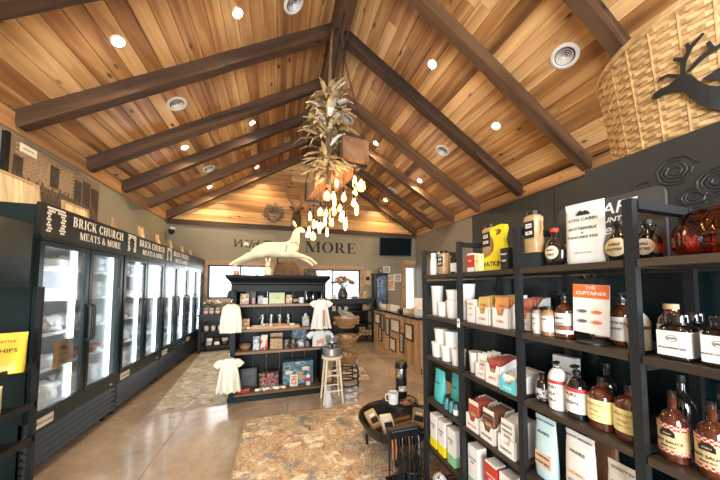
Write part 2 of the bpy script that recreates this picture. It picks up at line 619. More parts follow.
BW = [(-1.6, -.2, 1.12, 1.92), (.62, 2.15, 1.08, 1.86)]
DOOR = (3.50, 3.86, 0, 2.05)
wb = wall_with_holes('wall_back', YB, YB + .14, XL, XR, 2.84, BW + [DOOR], M_WALL)
FW = [(-2.0, .2, .5, 2.6), (1.2, 3.4, .5, 2.6)]
wf = wall_with_holes('wall_front', YF - .14, YF, XL, XR, ZC, FW, M_WALL)
for w in (wf,):
    MB().prism([(XL, ZC), (XR, ZC), (XM, roof_z(XM))], YF - .14, YF).build('gable', M_WALL, w)
# gable boards of the back wall
MB().prism([(XL, 2.84), (XR, 2.84), (XR, ZC), (XM, roof_z(XM) + .02), (XL, ZC)], YB + .03, YB + .14).build('gable_backing', M_INK, wb)


def plank_mesh(L, w, t=.018, ch=.006):
    prof = [(-w / 2, 0), (w / 2, 0), (w / 2, -t + ch), (w / 2 - ch, -t), (-w / 2 + ch, -t), (-w / 2, -t + ch)]
    return MB().rings([[(x, a, b) for a, b in prof] for x in (-L / 2, L / 2)]).mesh()


pw = .150
z = 2.95
while z < 4.95:
    za, zb = z, min(z + pw, 4.98)
    xa, xb = XL + max(0, (zb - ZC) / SL), XR - max(0, (zb - ZC) / SL)
    xc = xa + (xb - xa) * random.uniform(.3, .7)
    for a, b in ((xa, xc), (xc, xb)):
        if b - a > .02:
            obj('plank', plank_mesh(b - a - .003, pw - .003), M_GABLE, wb, ((a + b) / 2, YB + .03, (za + zb) / 2), (R(-90), 0, 0))
    z += pw
MB().box(XL, XR, YB - .03, YB + .03, 2.835, 2.95).build('trim_board', M_RAFT, wb)

# ceiling: boards along the room, rafters, ridge beam
ceil = struct(MB().prism([(XL - .12, ZC + .02 - .072), (XM, roof_z(XM) + .02), (XR + .12, ZC + .02 - .072), (XR + .12, ZC + .12), (XM, roof_z(XM) + .16), (XL - .12, ZC + .12)], YF - .14, YB + .14).build('ceiling', M_INK), 'cathedral ceiling of varnished boards on dark rafters')
ANG = math.atan(SL)
slope_len = (XM - XL) / math.cos(ANG)
nrow = int(slope_len / pw)
w = slope_len / nrow
for side in (0, 1):
    for i in range(nrow):
        d = (i + .5) * w
        x = XL + d * math.cos(ANG) if side == 0 else XR - d * math.cos(ANG)
        zz = ZC + d * math.sin(ANG)
        cuts = [YF]
        y = YF + random.uniform(1.5, 5.5)
        while y < YB - .5:
            cuts.append(y)
            y += random.uniform(3.6, 5.6)
        cuts.append(YB + .03)
        for a, b in zip(cuts, cuts[1:]):
            o = obj('plank', plank_mesh(b - a - .003, w - .003), M_PLANK, ceil, (x, (a + b) / 2, zz))
            # plank length on world Y, tilted with the slope
            tl = -ANG if side == 0 else ANG
            o.rotation_euler = (Matrix.Rotation(tl, 3, 'Y') @ Matrix.Rotation(R(90), 3, 'Z')).to_euler()
RY = [6.83, 5.97, 5.10, 4.30, 3.33, 2.33, 1.46, .42, -.6, -1.6]
for k, y in enumerate(RY):
    for side in (0, 1):
        h = .165
        L = slope_len + .02
        mb = MB()
        # lightly hewn box: rings along its length
        n = 14
        rr = []
        wd = .052
        for i in range(n + 1):
            j = lambda s=.006: random.uniform(-s, s)
            xx = -L / 2 + L * i / n
            rr.append([(xx, -wd + j(), -h / 2 - .02 + j()), (xx, wd + j(), -h / 2 - .02 + j()), (xx, wd + j(.003), h / 2), (xx, -wd + j(.003), h / 2)])
        mb.rings(rr)
        d = slope_len / 2
        x = XL + d * math.cos(ANG) if side == 0 else XR - d * math.cos(ANG)
        zz = ZC + d * math.sin(ANG) - .02 - h / 2 * math.cos(ANG) * .9
        mb.build('rafter', M_RAFT, ceil, (x, y, zz), (0, -ANG if side == 0 else ANG, 0))
MB().box(-4.76, 4.76, -.10, .10, -.15, .15).build('ridge_beam', M_RAFT, ceil, (XM, (YF + YB) / 2, 4.80), (0, 0, R(90)))
for x0, x1 in ((XL, XL + .025), (XR - .025, XR)):
    L = YB - YF
    MB().box(-L / 2, L / 2, -(x1 - x0) / 2, (x1 - x0) / 2, -.09, .09).build('trim_board', M_TRIMW, ceil, ((x0 + x1) / 2, (YF + YB) / 2, 2.975), (0, 0, R(90)))
for nm, x0, x1 in (('baseboard_left', XL, XL + .015), ('baseboard_right', XR - .015, XR)):
    struct(MB().box(x0, x1, YF, YB, 0, .1).build(nm, M_BLACK))

# windows
for i, (x0, x1, z0, z1) in enumerate(BW):
    wn = sempty('window_%d' % (i + 1))
    wn['label'] = 'oak framed back window full of daylight, %s' % ('left of the hutch' if i == 0 else 'under the word MORE')
    mb = MB()
    for a, b, c, d in ((x0 - .09, x1 + .09, z1, z1 + .09), (x0 - .09, x1 + .09, z0 - .09, z0), (x0 - .09, x0, z0, z1), (x1, x1 + .09, z0, z1)):
        MB().box(a, b, YB - .022, YB - .001, c, d).build('casing', M_OAKX, wn)
    for a, b, c, d in ((x0, x1, z1 - .035, z1), (x0, x1, z0, z0 + .035), (x0, x0 + .035, z0, z1), (x1 - .035, x1, z0, z1), ((x0 + x1) / 2 - .015, (x0 + x1) / 2 + .015, z0, z1)):
        mb.box(a, b, YB + .04, YB + .09, c, d)
    mb.build('window_frame', M_BLACK, wn)
    for a, b in ((x0, (x0 + x1) / 2), ((x0 + x1) / 2, x1)):
        MB().box(a + .01, b - .01, YB + .06, YB + .066, z0 + .01, z1 - .01).build('pane', M_PANE, wn)
for i, (x0, x1, z0, z1) in enumerate(FW):
    wn = sempty('window_%d' % (i + 3))
    wn['label'] = 'shop front window'
    mb = MB()
    for a, b, c, d in ((x0, x1, z1 - .05, z1), (x0, x1, z0, z0 + .05), (x0, x0 + .05, z0, z1), (x1 - .05, x1, z0, z1)):
        mb.box(a, b, YF - .1, YF - .04, c, d)
    mb.build('window_frame', M_BLACK, wn)
d1 = sempty('door_1')
d1['label'] = 'oak framed glass door in the far right corner'
for a, b, c, d in ((3.38, 3.50, 0, 2.17), (3.50, XR - .01, 2.05, 2.17)):
    MB().box(a, b, YB - .03, YB - .001, c, d).build('casing', M_OAK, d1)
MB().box(3.50, 3.57, YB + .03, YB + .07, .01, 2.05).box(3.57, 3.86, YB + .03, YB + .07, .01, .25).box(3.57, 3.86, YB + .03, YB + .07, 1.95, 2.05).build('door_leaf', M_OAK, d1)
MB().box(3.565, 3.86, YB + .045, YB + .055, .24, 1.96).build('pane', M_PANE, d1)
MB().tube([(3.585, YB + .02, .95), (3.585, YB - .02, .95), (3.585, YB - .02, 1.15), (3.585, YB + .02, 1.15)], .008).build('door_handle', M_CHROME, d1)

# lettering painted on the back wall
bwt = thing('wall_lettering', 'large black word MORE with script before it on the back wall', 'lettering', (0, YB - .001, 2.30))
mb, tot = serif_mesh('MORE', .28, .004, .06, 1.0)
mb.build('capital_letters', M_INK, bwt, (1.335, 0, .01))
s = 1.39 / tot
bwt.children[0].scale = (s, 1, 1)
obj('script_letters', text_mesh('Wild T', .30, shear=.35, align='LEFT', extr=.002), M_INK, bwt, (-1.12, 0, .14), (PI / 2, 0, 0))

# rugs
rm = rugmat('distressed_rug', (.50, .37, .235), [((.38, .14, .08), 3, .53, .63), ((.74, .64, .50), 4, .52, .60), ((.17, .19, .21), 2.2, .50, .62), ((.50, .38, .23), 7, .55, .6), ((.04, .04, .045), 9, .60, .64)], 1.7)
rm2 = rugmat('grey_beige_rug', (.40, .37, .32), [((.60, .57, .50), 4, .48, .58), ((.17, .165, .155), 8, .56, .62), ((.33, .32, .29), 14, .5, .6)], 1.3)


def rug(label, cx, cy, lx, ly, rz, mat):
    t = thing('rug', label, 'rug', (cx, cy, 0), rz)
    mb = MB()
    nx, ny = 16, 16
    top = [[(-lx / 2 + lx * i / nx, -ly / 2 + ly * j / ny, .010 + .0015 * math.sin(i * 1.7 + j * 2.3)) for i in range(nx + 1)] for j in range(ny + 1)]
    n = nx + 1
    mb.add([p for r_ in top for p in r_], [(j * n + i, j * n + i + 1, (j + 1) * n + i + 1, (j + 1) * n + i) for j in range(ny) for i in range(nx)])
    mb.box(-lx / 2, lx / 2, -ly / 2, ly / 2, .001, .0075)
    mb.build('rug_pile', mat, t)
    e = MB()
    for a, b, c, d in ((-lx / 2 - .006, lx / 2 + .006, -ly / 2 - .006, -ly / 2 + .006), (-lx / 2 - .006, lx / 2 + .006, ly / 2 - .006, ly / 2 + .006), (-lx / 2 - .006, -lx / 2 + .006, -ly / 2, ly / 2), (lx / 2 - .006, lx / 2 + .006, -ly / 2, ly / 2)):
        e.box(a, b, c, d, .0005, .013)
    e.build('binding', pm('rug_binding', (.30, .24, .17), .9), t)
    return t


rug('large faded tan and rust patterned rug in front of the hutch', .505, 2.39, 1.63, 1.31, 0, rm)
rug('long grey beige runner rug between the freezers and the hutch', -1.07, 4.98, .74, 2.92, R(4.5), rm2)
rug('small cream patterned rug behind the white stool', 1.02, 4.12, .70, .62, R(-6), rm)

# ------------------------------------------------------------------ ceiling lamps and vents
def slope_rot(side):
    return (0, -ANG if side == 0 else ANG, 0)


LP = [(-1.47, 2.87), (-.47, 2.87), (-1.50, 4.78), (-.50, 4.78), (-1.53, 6.5), (-.55, 6.5), (1.87, 2.83), (2.90, 2.85), (1.84, 4.83), (2.87, 4.9), (2.75, 6.5), (-1.47, .95), (-.47, .95), (1.87, .95), (2.9, .95), (-1.47, -1), (2.9, -1)]
LN = ['left slope above the first freezer', 'left slope nearest the ridge, first row', 'left slope second row, low', 'left slope second row, near the ridge', 'left slope back row, low', 'left slope back row, near the ridge', 'right slope first row, near the ridge', 'right slope first row, low', 'right slope second row, beside the chandelier', 'right slope second row, low', 'right slope back row', 'left slope overhead, low', 'left slope overhead, high', 'right slope overhead, high', 'right slope overhead, low', 'left slope at the shop front', 'right slope at the shop front']
ring_me = MB().lathe([(.062, -.001), (.062, -.008), (.052, -.012), (.048, -.006), (.048, -.001)], n=24, cap0=False, cap1=False).mesh(True)
ring_me.materials.append(M_WHITEP)
lens_me = MB().lathe([(.047, -.006), (.03, -.009), (.005, -.0095)], n=20).mesh(True)
lens_me.materials.append(M_DOWN)
for (x, y), nm in zip(LP, LN):
    side = 0 if x < XM else 1
    nrm = Vector((SL, 0, -1)).normalized() if side == 0 else Vector((-SL, 0, -1)).normalized()
    p = Vector((x, y, roof_z(x))) + nrm * .019
    t = thing('recessed_downlight', 'round recessed downlight glowing warm, ' + nm, 'ceiling light', p, rot=slope_rot(side), group='recessed ceiling lights')
    inst('trim_ring', ring_me, t)
    inst('lens', lens_me, t)
    l = bpy.data.lights.new('downlight', 'SPOT')
    l.energy = 52 if y > 2 else 26
    l.color = (1.0, .76, .46)
    l.spot_size = R(150)
    l.spot_blend = .8
    l.shadow_soft_size = .04
    lo = bpy.data.objects.new('downlight_beam', l)
    COL.objects.link(lo)
    lo.location = p + nrm * .03
VP = [(-1.31, 3.83), (-1.37, 5.73), (.10, 2.91), (2.76, 1.82), (2.71, 3.84), (2.67, 5.92), (1.24, 4.78)]
VN = ['left slope between second and third rafters', 'left slope near the back wall', 'left slope at the top near the ridge', 'right slope above the wicker basket', 'right slope middle bay', 'right slope far bay', 'right slope high behind the chandelier']
vm = MB()
vm.lathe([(.125, -.0005), (.125, -.008), (.10, -.018), (.088, -.012), (.088, -.0005)], n=32, cap0=False, cap1=False)
vent_ring = vm.mesh(True); vent_ring.materials.append(M_WHITEP)
cone = []
for r0 in (.072, .054, .036, .018):
    m_ = MB().lathe([(r0 - .012, -.001), (r0, -.016), (r0 + .004, -.016), (r0 - .008, -.001)], n=28, cap0=False, cap1=False).mesh(True)
    m_.materials.append(M_WHITEP)
    cone.append(m_)
vdark = MB().lathe([(.09, -.0008), (.001, -.001)], n=24).mesh(); vdark.materials.append(M_INK)
for (x, y), nm in zip(VP, VN):
    side = 0 if x < XM else 1
    nrm = Vector((SL, 0, -1)).normalized() if side == 0 else Vector((-SL, 0, -1)).normalized()
    t = thing('ceiling_vent', 'white round ceiling air vent, ' + nm, 'vent', Vector((x, y, roof_z(x))) + nrm * .019, rot=slope_rot(side), group='round ceiling vents')
    inst('vent_rim', vent_ring, t)
    inst('duct_opening', vdark, t)
    for m_ in cone:
        inst('diffuser_ring', m_, t)

# ================================================================== FREEZERS
FRW, FRD = 1.10, .74
FRX = -1.69
FY = [2.48, 3.58, 4.68, 5.78]
FN = ['first and nearest', 'second', 'third', 'last and farthest']


def emblem(parent, loc, s):
    """cream block with brick texture around a dark arched silhouette"""
    mb = MB()
    cell = s / 8
    for r_ in range(9):
        for c_ in range(8):
            x, zz = -s / 2 + c_ * cell + (cell / 2 if r_ % 2 else 0), -s * .55 + r_ * s / 8
            cx, cz = x + cell / 2, zz + s / 16
            inside = abs(cx) < s * .2 and cz < s * .12 or (cx ** 2 + (cz - s * .12) ** 2) < (s * .27) ** 2 or (abs(cx) < s * .32 and abs(cz + s * .12) < s * .06)
            if not inside and abs(cx) < s * .52:
                mb.box(x + cell * .12, x + cell * .9, -.002, 0, zz + s * .015, zz + s * .105)
    return mb.build('emblem', M_CREAM, parent, loc)


def frame_bars(x0, x1, z0, z1, w, y0, y1):
    return MB().box(x0, x1, y0, y1, z1 - w, z1).box(x0, x1, y0, y1, z0, z0 + w).box(x0, x0 + w, y0, y1, z0 + w, z1 - w).box(x1 - w, x1, y0, y1, z0 + w, z1 - w)


M_LINER = pm('freezer_liner', (.62, .64, .65), .4, var=.04)
M_SHELFWIRE = pm('white_wire', (.66, .68, .69), .4, var=.04)
M_PLATE = pm('label_plate', (.70, .66, .54), .4, var=.05)
M_TEALL = pm('teal_gloss_trim', (.003, .014, .016), .25, var=.1)


def make_freezer(y, idx):
    t = thing('display_freezer', 'tall black glass door display freezer, %s in the row on the left wall' % FN[idx], 'freezer', (FRX, y + FRW / 2, 0), R(90), 'glass door freezers')
    w, d = FRW / 2 - .004, FRD
    # body: local front is -y
    b = MB()
    b.box(-w, -w + .045, 0, d, .06, 2.0).box(w - .045, w, 0, d, .06, 2.0).box(-w + .045, w - .045, d - .05, d, .06, 2.0)
    b.box(-w + .045, w - .045, 0, d - .05, 1.74, 2.0).box(-w + .045, w - .045, .02, d - .05, .06, .44)
    b.build('cabinet_body', M_TEAL, t)
    li = MB()
    li.box(-w + .046, w - .046, d - .06, d - .051, .441, 1.739).box(-w + .0455, -w + .052, .05, d - .06, .441, 1.739).box(w - .052, w - .0455, .05, d - .06, .441, 1.739)
    li.box(-w + .052, w - .052, .05, d - .06, .4405, .447).box(-w + .052, w - .052, .05, d - .06, 1.733, 1.7395)
    li.build('inner_liner', M_LINER, t)
    for sx in (-1, 1):
        for sy in (.06, d - .06):
            MB().lathe([(.02, .0), (.022, .012), (.012, .02), (.012, .06)], (sx * (w - .07), sy, 0), 12).build('foot', M_BLACK, t)
    # sign
    h = MB().box(-w, w, -.035, -.002, 1.775, 2.02).build('sign_header', M_BLACK, t)
    MB().box(-w, w, -.04, -.001, 1.745, 1.772).build('header_trim', M_TEALL, t)
    if idx < 3:
        emblem(h, (-.42, -.036, 1.905), .175)
        serif_words('BRICK CHURCH', .082, .86, h, .125, -.0355, 1.905)
        serif_words('MEATS & MORE', .066, .86, h, .145, -.0355, 1.808)
    # doors
    for k, (x0, x1) in enumerate(((-w + .012, -.006), (.006, w - .012))):
        dr = frame_bars(x0, x1, .445, 1.742, .038, -.03, -.002).build('door', M_TEALL, t)
        MB().box(x0 + .03, x1 - .03, -.020, -.012, .475, 1.712).build('pane', M_FGLASS, dr)
        hx = x1 - .02 if k == 0 else x0 + .02
        if idx > 0:
            hx = x1 - .02
        hd = MB().tube([(hx, -.03, .92), (hx, -.065, .93), (hx, -.068, .96), (hx, -.068, 1.20), (hx, -.065, 1.225), (hx, -.03, 1.235)], .011, 8)
        hd.build('handle', M_BLACK, dr, smooth=True)
        MB().box(x1 - .085, x1 - .052, .03, .05, .46, 1.73).build('led_strip', M_LED, t)
        # wire shelves
        for zz in (.74, 1.02, 1.30, 1.55):
            mb = MB()
            for q in range(9):
                yy = .10 + q * .062
                mb.box(x0 + .012 if k == 0 else x0, x1 - .012 if k == 1 else x1, yy - .003, yy + .003, zz - .004, zz)
            for q in range(6):
                xx = x0 + .05 + q * (x1 - x0 - .1) / 5
                mb.box(xx - .003, xx + .003, .10, .60, zz - .009, zz - .004)
            mb.box(x0 + .014, x1 - .014, .088, .096, zz - .022, zz + .004)
            mb.build('wire_shelf', M_SHELFWIRE, t)
    # lower panel with louvres
    MB().box(-w, w, -.012, .02, .34, .437).build('lower_panel', M_TEAL, t)
    MB().box(-w, w, .008, .0195, .07, .338).build('grille_back', M_INK, t)
    lv = MB().box(-w + .01, w - .01, -.012, .010, -.004, .0).add([(-w + .01, -.014, 0), (w - .01, -.014, 0), (w - .01, .008, .034), (-w + .01, .008, .034), (-w + .01, -.012, -.004), (w - .01, -.012, -.004), (w - .01, .010, .03), (-w + .01, .010, .03)],
                                                                  [(0, 1, 2, 3), (4, 7, 6, 5), (0, 4, 5, 1), (2, 6, 7, 3)]).mesh()
    lv.materials.append(M_DSTEEL)
    for q in range(5):
        inst('louver', lv, t, (0, 0, .09 + q * .05))
    pl = MB().box(-.48, -.30, -.016, -.012, .355, .425).build('name_plate', M_PLATE, t)
    obj('lettering', text_mesh('Americana', .036, shear=.4), M_INK, pl, (-.39, -.0165, .39), (PI / 2, 0, 0))
    obj('lettering', text_mesh('True', .028, shear=.4), M_WHITE, t, (.44, -.0125, .37), (PI / 2, 0, 0))
    return t


for i, y in enumerate(FY):
    fz = make_freezer(y, i)
    if i == 0:
        nt_ = thing('paper_notice', 'kraft paper notice taped inside the first freezer door glass', 'notice', (FRX - .004, y + .33, .86), R(90))
        MB().box(-.10, .10, .002, .0045, -.105, .105).build('sheet', M_KRAFT, nt_)
        mb = MB()
        mb.prism([(-.05, .02), (-.03, .055), (.0, .065), (.035, .045), (.05, .01), (.02, .03), (-.01, .025), (-.02, .045)], 0, .0018)
        mb.build('duck_mark', M_INK, nt_)
        text('MALLARD', .026, M_INK, nt_, (0, .0015, -.01))
        text('FARMS', .018, M_INK, nt_, (0, .0015, -.065))
        nt_.location.x = FRX + .0075

# packages in the freezers
M_PACKW = pm('white_wrap', (.86, .86, .85), .3, var=.10, scale=9, bump=.5)
M_PACKG = pm('clear_pack', (.58, .56, .54), .2, var=.4, scale=14, bump=.4)
M_PACKR = pm('meat_pack', (.30, .10, .08), .25, var=.6, scale=18, bump=.3)


def lump(sx, sy, sz, amp=.25, n=5, seed=0):
    rd = random.Random(seed)
    bm = bmesh.new()
    bmesh.ops.create_cube(bm, size=1)
    bmesh.ops.subdivide_edges(bm, edges=bm.edges[:], cuts=n - 2, use_grid_fill=True)
    for v in bm.verts:
        c = v.co.copy()
        rr = .86 + .14 / max(.3, c.length * 1.15)
        v.co = Vector((c.x * sx * rr, c.y * sy * rr, (c.z * rr * sz if c.z > -.45 else -.5 * sz) + sz * .5))
        if c.z > -.45:
            v.co += Vector((rd.uniform(-1, 1) * sx, rd.uniform(-1, 1) * sy, rd.uniform(-1, 1) * sz)) * amp * .12
    me = bpy.data.meshes.new('lump')
    bm.to_mesh(me)
    bm.free()
    for p in me.polygons:
        p.use_smooth = True
    return me


PK = []
for k, (sz, m_) in enumerate((((.19, .15, .08), M_PACKW), ((.20, .16, .13), M_PACKG), ((.17, .14, .15), M_PACKW), ((.20, .15, .06), M_PACKR))):
    me = lump(*sz, amp=.8, seed=k)
    me.materials.append(m_)
    PK.append((me, sz))
plab = MB().box(-.05, .05, -.001, .001, -.03, .03).mesh()
plab.materials.append(M_WHITE)
LV = [.447, .7405, 1.0205, 1.3005, 1.5505]
LVN = ['floor', 'lowest wire shelf', 'second wire shelf', 'third wire shelf', 'top wire shelf']
for i, y in enumerate(FY):
    for li_, z in enumerate(LV):
        for dk in (0, 1):
            if i == 3 and dk == 1:
                continue
            for q in range(2):
                if random.random() < .12 and i > 0:
                    continue
                me, sz = PK[random.randrange(4) if not (i == 0 and li_ == 0) else 2]
                yy = y + .17 + dk * .545 + q * .23 + random.uniform(-.006, .006)
                t = thing('meat_package', 'frozen meat package on the %s behind the %s door of the %s freezer' % (LVN[li_], ('near', 'far')[dk], ('first', 'second', 'third', 'last')[i]), 'package', (FRX - .17 - random.uniform(0, .03), yy, z + .001), R(90), 'frozen packages in freezer %s' % ('one', 'two', 'three', 'four')[i])
                o = inst('wrapped_pack', me, t)
                o.rotation_euler[2] = random.uniform(-.1, .1)
                inst('price_label', plab, t, (.0, -sz[1] / 2 - .004, sz[2] * .5)).rotation_euler = (R(-12), 0, 0)

# small frames and boards standing on top of the freezers
M_PICT = pm('faded_print', (.72, .60, .40), .6, var=.25, scale=10)
M_PHOTO = None


def small_frame(label, loc, w, h, rz, lean=.16, mat=M_OAK, pict=M_PICT, name='picture_frame'):
    t = thing(name, label, 'picture frame', loc, rot=(-lean, 0, rz))
    frame_bars(-w / 2, w / 2, 0, h, .022, -.012, .008).build('frame', mat, t)
    MB().box(-w / 2 + .02, w / 2 - .02, -.006, .004, .02, h - .02).build('picture', pict, t)
    return t


for k, (x, y, w, h) in enumerate(((-1.80, 4.31, .12, .22), (-1.80, 4.82, .12, .21), (-1.80, 5.32, .12, .20), (-1.80, 5.9, .12, .19), (-1.80, 6.4, .12, .19))):
    small_frame('small oak frame standing on the freezer tops, %s from the mural' % ('second', 'third', 'fourth', 'fifth', 'sixth')[k], (x, y, 2.004), w, h, R(90))
bt = thing('paddle_board', 'small wooden paddle board standing on the freezers beside the mural', 'board', (-1.80, 3.66, 2.001), rot=(-.12, 0, R(90)))
MB().prism([(-.035, 0), (.035, 0), (.04, .10), (.03, .13), (.012, .145), (.012, .19), (-.012, .19), (-.012, .145), (-.03, .13), (-.04, .10)], -.008, .008).build('paddle', M_OAK, bt)
MB().lathe([(.004, 0), (.004, .002)], n=10).build('hanging_hole', M_INK, bt, (0, -.0085, .175), (R(90), 0, 0))
M_CURT = pm('streaked_cream_print', (.72, .56, .33), .7, var=.35, scale=3, stretch=(9, 1, .6))  # cream print with upright streaks in its colour
small_frame('large rustic oak frame with cream print leaning over the first freezer', (-2.25, 3.06, 2.001), .62, .40, R(90), .1, M_OAK, M_CURT)
small_frame('dark edged cream print standing on the first freezer below the mural', (-2.2, 3.78, 2.001), .40, .33, R(90), .1, M_OAK, M_CURT)

# sepia mural print on the left wall
M_SEP = pm('sepia_brick_print', (.20, .135, .08), .7, var=.1, scale=30)
mu = thing('wall_mural', 'long sepia photograph of an old brick storefront with a crowd on left wall', 'mural', (XL, 3.9, 2.30), R(90))
MB().box(-.66, .62, -.03, -.001, 0, .53).build('panel', M_SEP, mu)
brk = MB()
for r_ in range(16):
    for c_ in range(15):
        x = -.60 + c_ * .06 + (.03 if r_ % 2 else 0)
        if x < .12 and .17 + r_ * .0215 < .5:
            brk.box(x, x + .055, -.0315, -.0295, .17 + r_ * .0215, .17 + r_ * .0215 + .017)
brk.build('brick_pattern', pm('sepia_light', (.36, .25, .145), .7, var=.3, scale=50), mu)
for x0, x1, z0, z1 in ((-.62, -.52, .12, .36), (-.20, -.08, .20, .44), (.16, .28, .12, .42), (.30, .44, .04, .46), (.46, .60, .02, .42)):
    MB().box(x0, x1, -.033, -.0295, z0, z1).build('dark_window', pm('sepia_dark', (.045, .032, .022), .7, var=.4), mu)
mb = MB()
rd = random.Random(5)
for k in range(34):
    x, h = -.6 + k * .035 + rd.uniform(-.01, .01), rd.uniform(.10, .17)
    mb.prism([(x - .02, 0.01), (x + .02, .01), (x + .022, h), (x + .008, h + .015), (x + .011, h + .04), (x, h + .05), (x - .011, h + .04), (x - .008, h + .015), (x - .022, h)], -.0335 - (k % 3) * .0004, -.0295)
mb.build('crowd', pm('sepia_figures', (.10, .07, .045), .7, var=.7, scale=30), mu)
sg = MB().box(-.56, -.38, -.034, -.0295, .42, .50).build('shop_sign', M_CREAM, mu)
text('GENERAL', .03, M_INKG, sg, (-.47, -.0345, .46))
MB().box(-.70, -.66, -.035, -.001, -.0, .54).build('edge_strip', M_BLACK, mu)

# security camera in the back left corner
sc_ = thing('security_camera', 'small dark dome security camera in the back left corner', 'camera', (-2.33, YB - .001, 2.62))
MB().box(-.04, .04, -.03, 0, .06, .13).build('mount', M_WHITEP, sc_)
MB().lathe([(.055, .06), (.06, .04), (.05, .0), (.03, -.03), (.005, -.045)], (0, -.075, 0), 16).build('dome', M_BLACK, sc_, smooth=True)
MB().box(-.05, .05, -.13, -.025, .058, .07).build('bracket', M_BLACK, sc_)

# ------------------------------------------------------------------ snack rack at the left edge
sr = thing('snack_rack', 'black metal snack rack at the left edge beside the first freezer', 'rack', (-1.655, 2.05, 0))
for sx in (-.2, .2):
    for sy in (-.16, .16):
        MB().box(sx - .012, sx + .012, sy - .012, sy + .012, 0, 1.40).build('upright', M_SATIN, sr)
for z in (.15, .45, .66, .90):
    MB().box(-.2, .2, -.16, .16, z - .012, z).box(-.2, .215, -.172, -.160, z - .012, z + .03).box(.2, .212, -.16, .16, z - .012, z + .03).build('tray', M_SATIN, sr)
hd = MB().box(-.21, .15, -.16, .15, 1.40, 1.80).build('header_box', M_TEAL, sr)
MB().box(-.19, .13, -.166, -.161, 1.43, 1.77).build('header_face', M_BLACK, hd)
M_CHIPY = pm('yellow_chip_bag', (.80, .50, .05), .3, var=.12, scale=10, bump=.4)
M_CHIPT = pm('tan_chip_bag', (.55, .42, .20), .3, var=.12, scale=10, bump=.4)
M_CHIPG = pm('grey_chip_bag', (.28, .26, .22), .3, var=.12, scale=10, bump=.4)
M_REDB = pm('red_snack_bag', (.5, .07, .04), .3, var=.12, scale=10, bump=.4)


def pouch_mesh(w, h, d, seed=0, gusset=True):
    """stand-up pouch: thin sealed top edge, fuller belly, flat base; front is -y"""
    rd = random.Random(seed)
    n = 16
    rr = []
    prof = [(0, .95, .85), (.06, 1, 1), (.25, 1, 1), (.5, .99, .82), (.75, .985, .5), (.9, .98, .2), (.935, .985, .06), (1.0, 1, .045)]
    for f_, ww, dd in prof:
        r_ = []
        for j in range(n):
            a = 2 * PI * j / n
            c_, s_ = math.cos(a), math.sin(a)
            e = .55 if dd > .3 else .8
            x = abs(c_) ** e * math.copysign(1, c_) * w / 2 * ww
            y = abs(s_) ** .8 * math.copysign(1, s_) * d / 2 * dd + rd.uniform(-.02, .02) * d
            r_.append((x, y, f_ * h))
        rr.append(r_)
    return MB().rings(rr).mesh(True)


def pouch(name, label, cat, loc, rz, w, h, d, mat, lines=(), ink=None, lean=0.0, band=None, group=None, seed=1):
    t = thing(name, label, cat, loc, rot=(lean, 0, rz), group=group)
    obj('pouch_body', pouch_mesh(w, h, d, seed), mat, t)
    if band:
        bm_, z0, z1 = band
        mb = MB()
        for q in range(1):
            f0 = d / 2 * 1.0
            mb.add([(-w * .38, -f0 - .0012, z0 * h), (w * .38, -f0 - .0012, z0 * h), (w * .38, -f0 * .9 - .0012, z1 * h), (-w * .38, -f0 * .9 - .0012, z1 * h), (-w * .38, -f0 + .006, z0 * h), (w * .38, -f0 + .006, z0 * h), (w * .38, -f0 * .9 + .006, z1 * h), (-w * .38, -f0 * .9 + .006, z1 * h)],
                   [(0, 1, 2, 3), (7, 6, 5, 4), (0, 4, 5, 1), (1, 5, 6, 2), (2, 6, 7, 3), (3, 7, 4, 0)])
        mb.build('label_band', bm_, t)
    pr = [(0, .85), (.06, 1), (.25, 1), (.5, .82), (.75, .5), (.9, .2), (.935, .06), (1.0, .045)]
    for s_, z, sz, m_ in lines:
        for (z0, d0), (z1, d1) in zip(pr, pr[1:]):
            if z0 <= z <= z1:
                yy = -d / 2 * (d0 + (d1 - d0) * (z - z0) / (z1 - z0))
                sl = -math.atan((d0 - d1) * d / 2 / ((z1 - z0) * h))
                break
        text(s_, sz, m_, t, (0, yy - .0036, z * h), (PI / 2 + sl, 0, 0))
    return t


for k, (x, y, z, m_, nm) in enumerate(((-1.475, 2.03, .902, M_CHIPY, 'yellow crisp bag leaning out of the top tray'), (-1.73, 2.08, .902, M_CHIPY, 'second yellow crisp bag behind the front one on the top tray'), (-1.58, 2.05, .662, M_CHIPT, 'tan crisp bag on the second tray'), (-1.58, 2.05, .452, M_CHIPG, 'grey crisp bag on the third tray'), (-1.62, 2.05, .152, M_CHIPG, 'grey crisp bag on the bottom tray'))):
    pouch('crisp_bag', nm + ' of the snack rack', 'snack bag', (x, y, z), R(28), .15, .235 if k < 2 else .165, .075, m_, [('CHIPS', .55, .034, M_INK), ('KETTLE', .78, .02, M_INK)], lean=-.25 if k == 0 else -.05, group='crisp bags on the rack')
pouch('snack_bag', 'red snack bag standing on top shelf edge of snack rack', 'snack bag', (-1.79, 1.985, .99), R(20), .12, .19, .05, M_REDB, [('JERKY', .5, .03, M_WHITE)]).location = (-1.84, 2.0, .902)

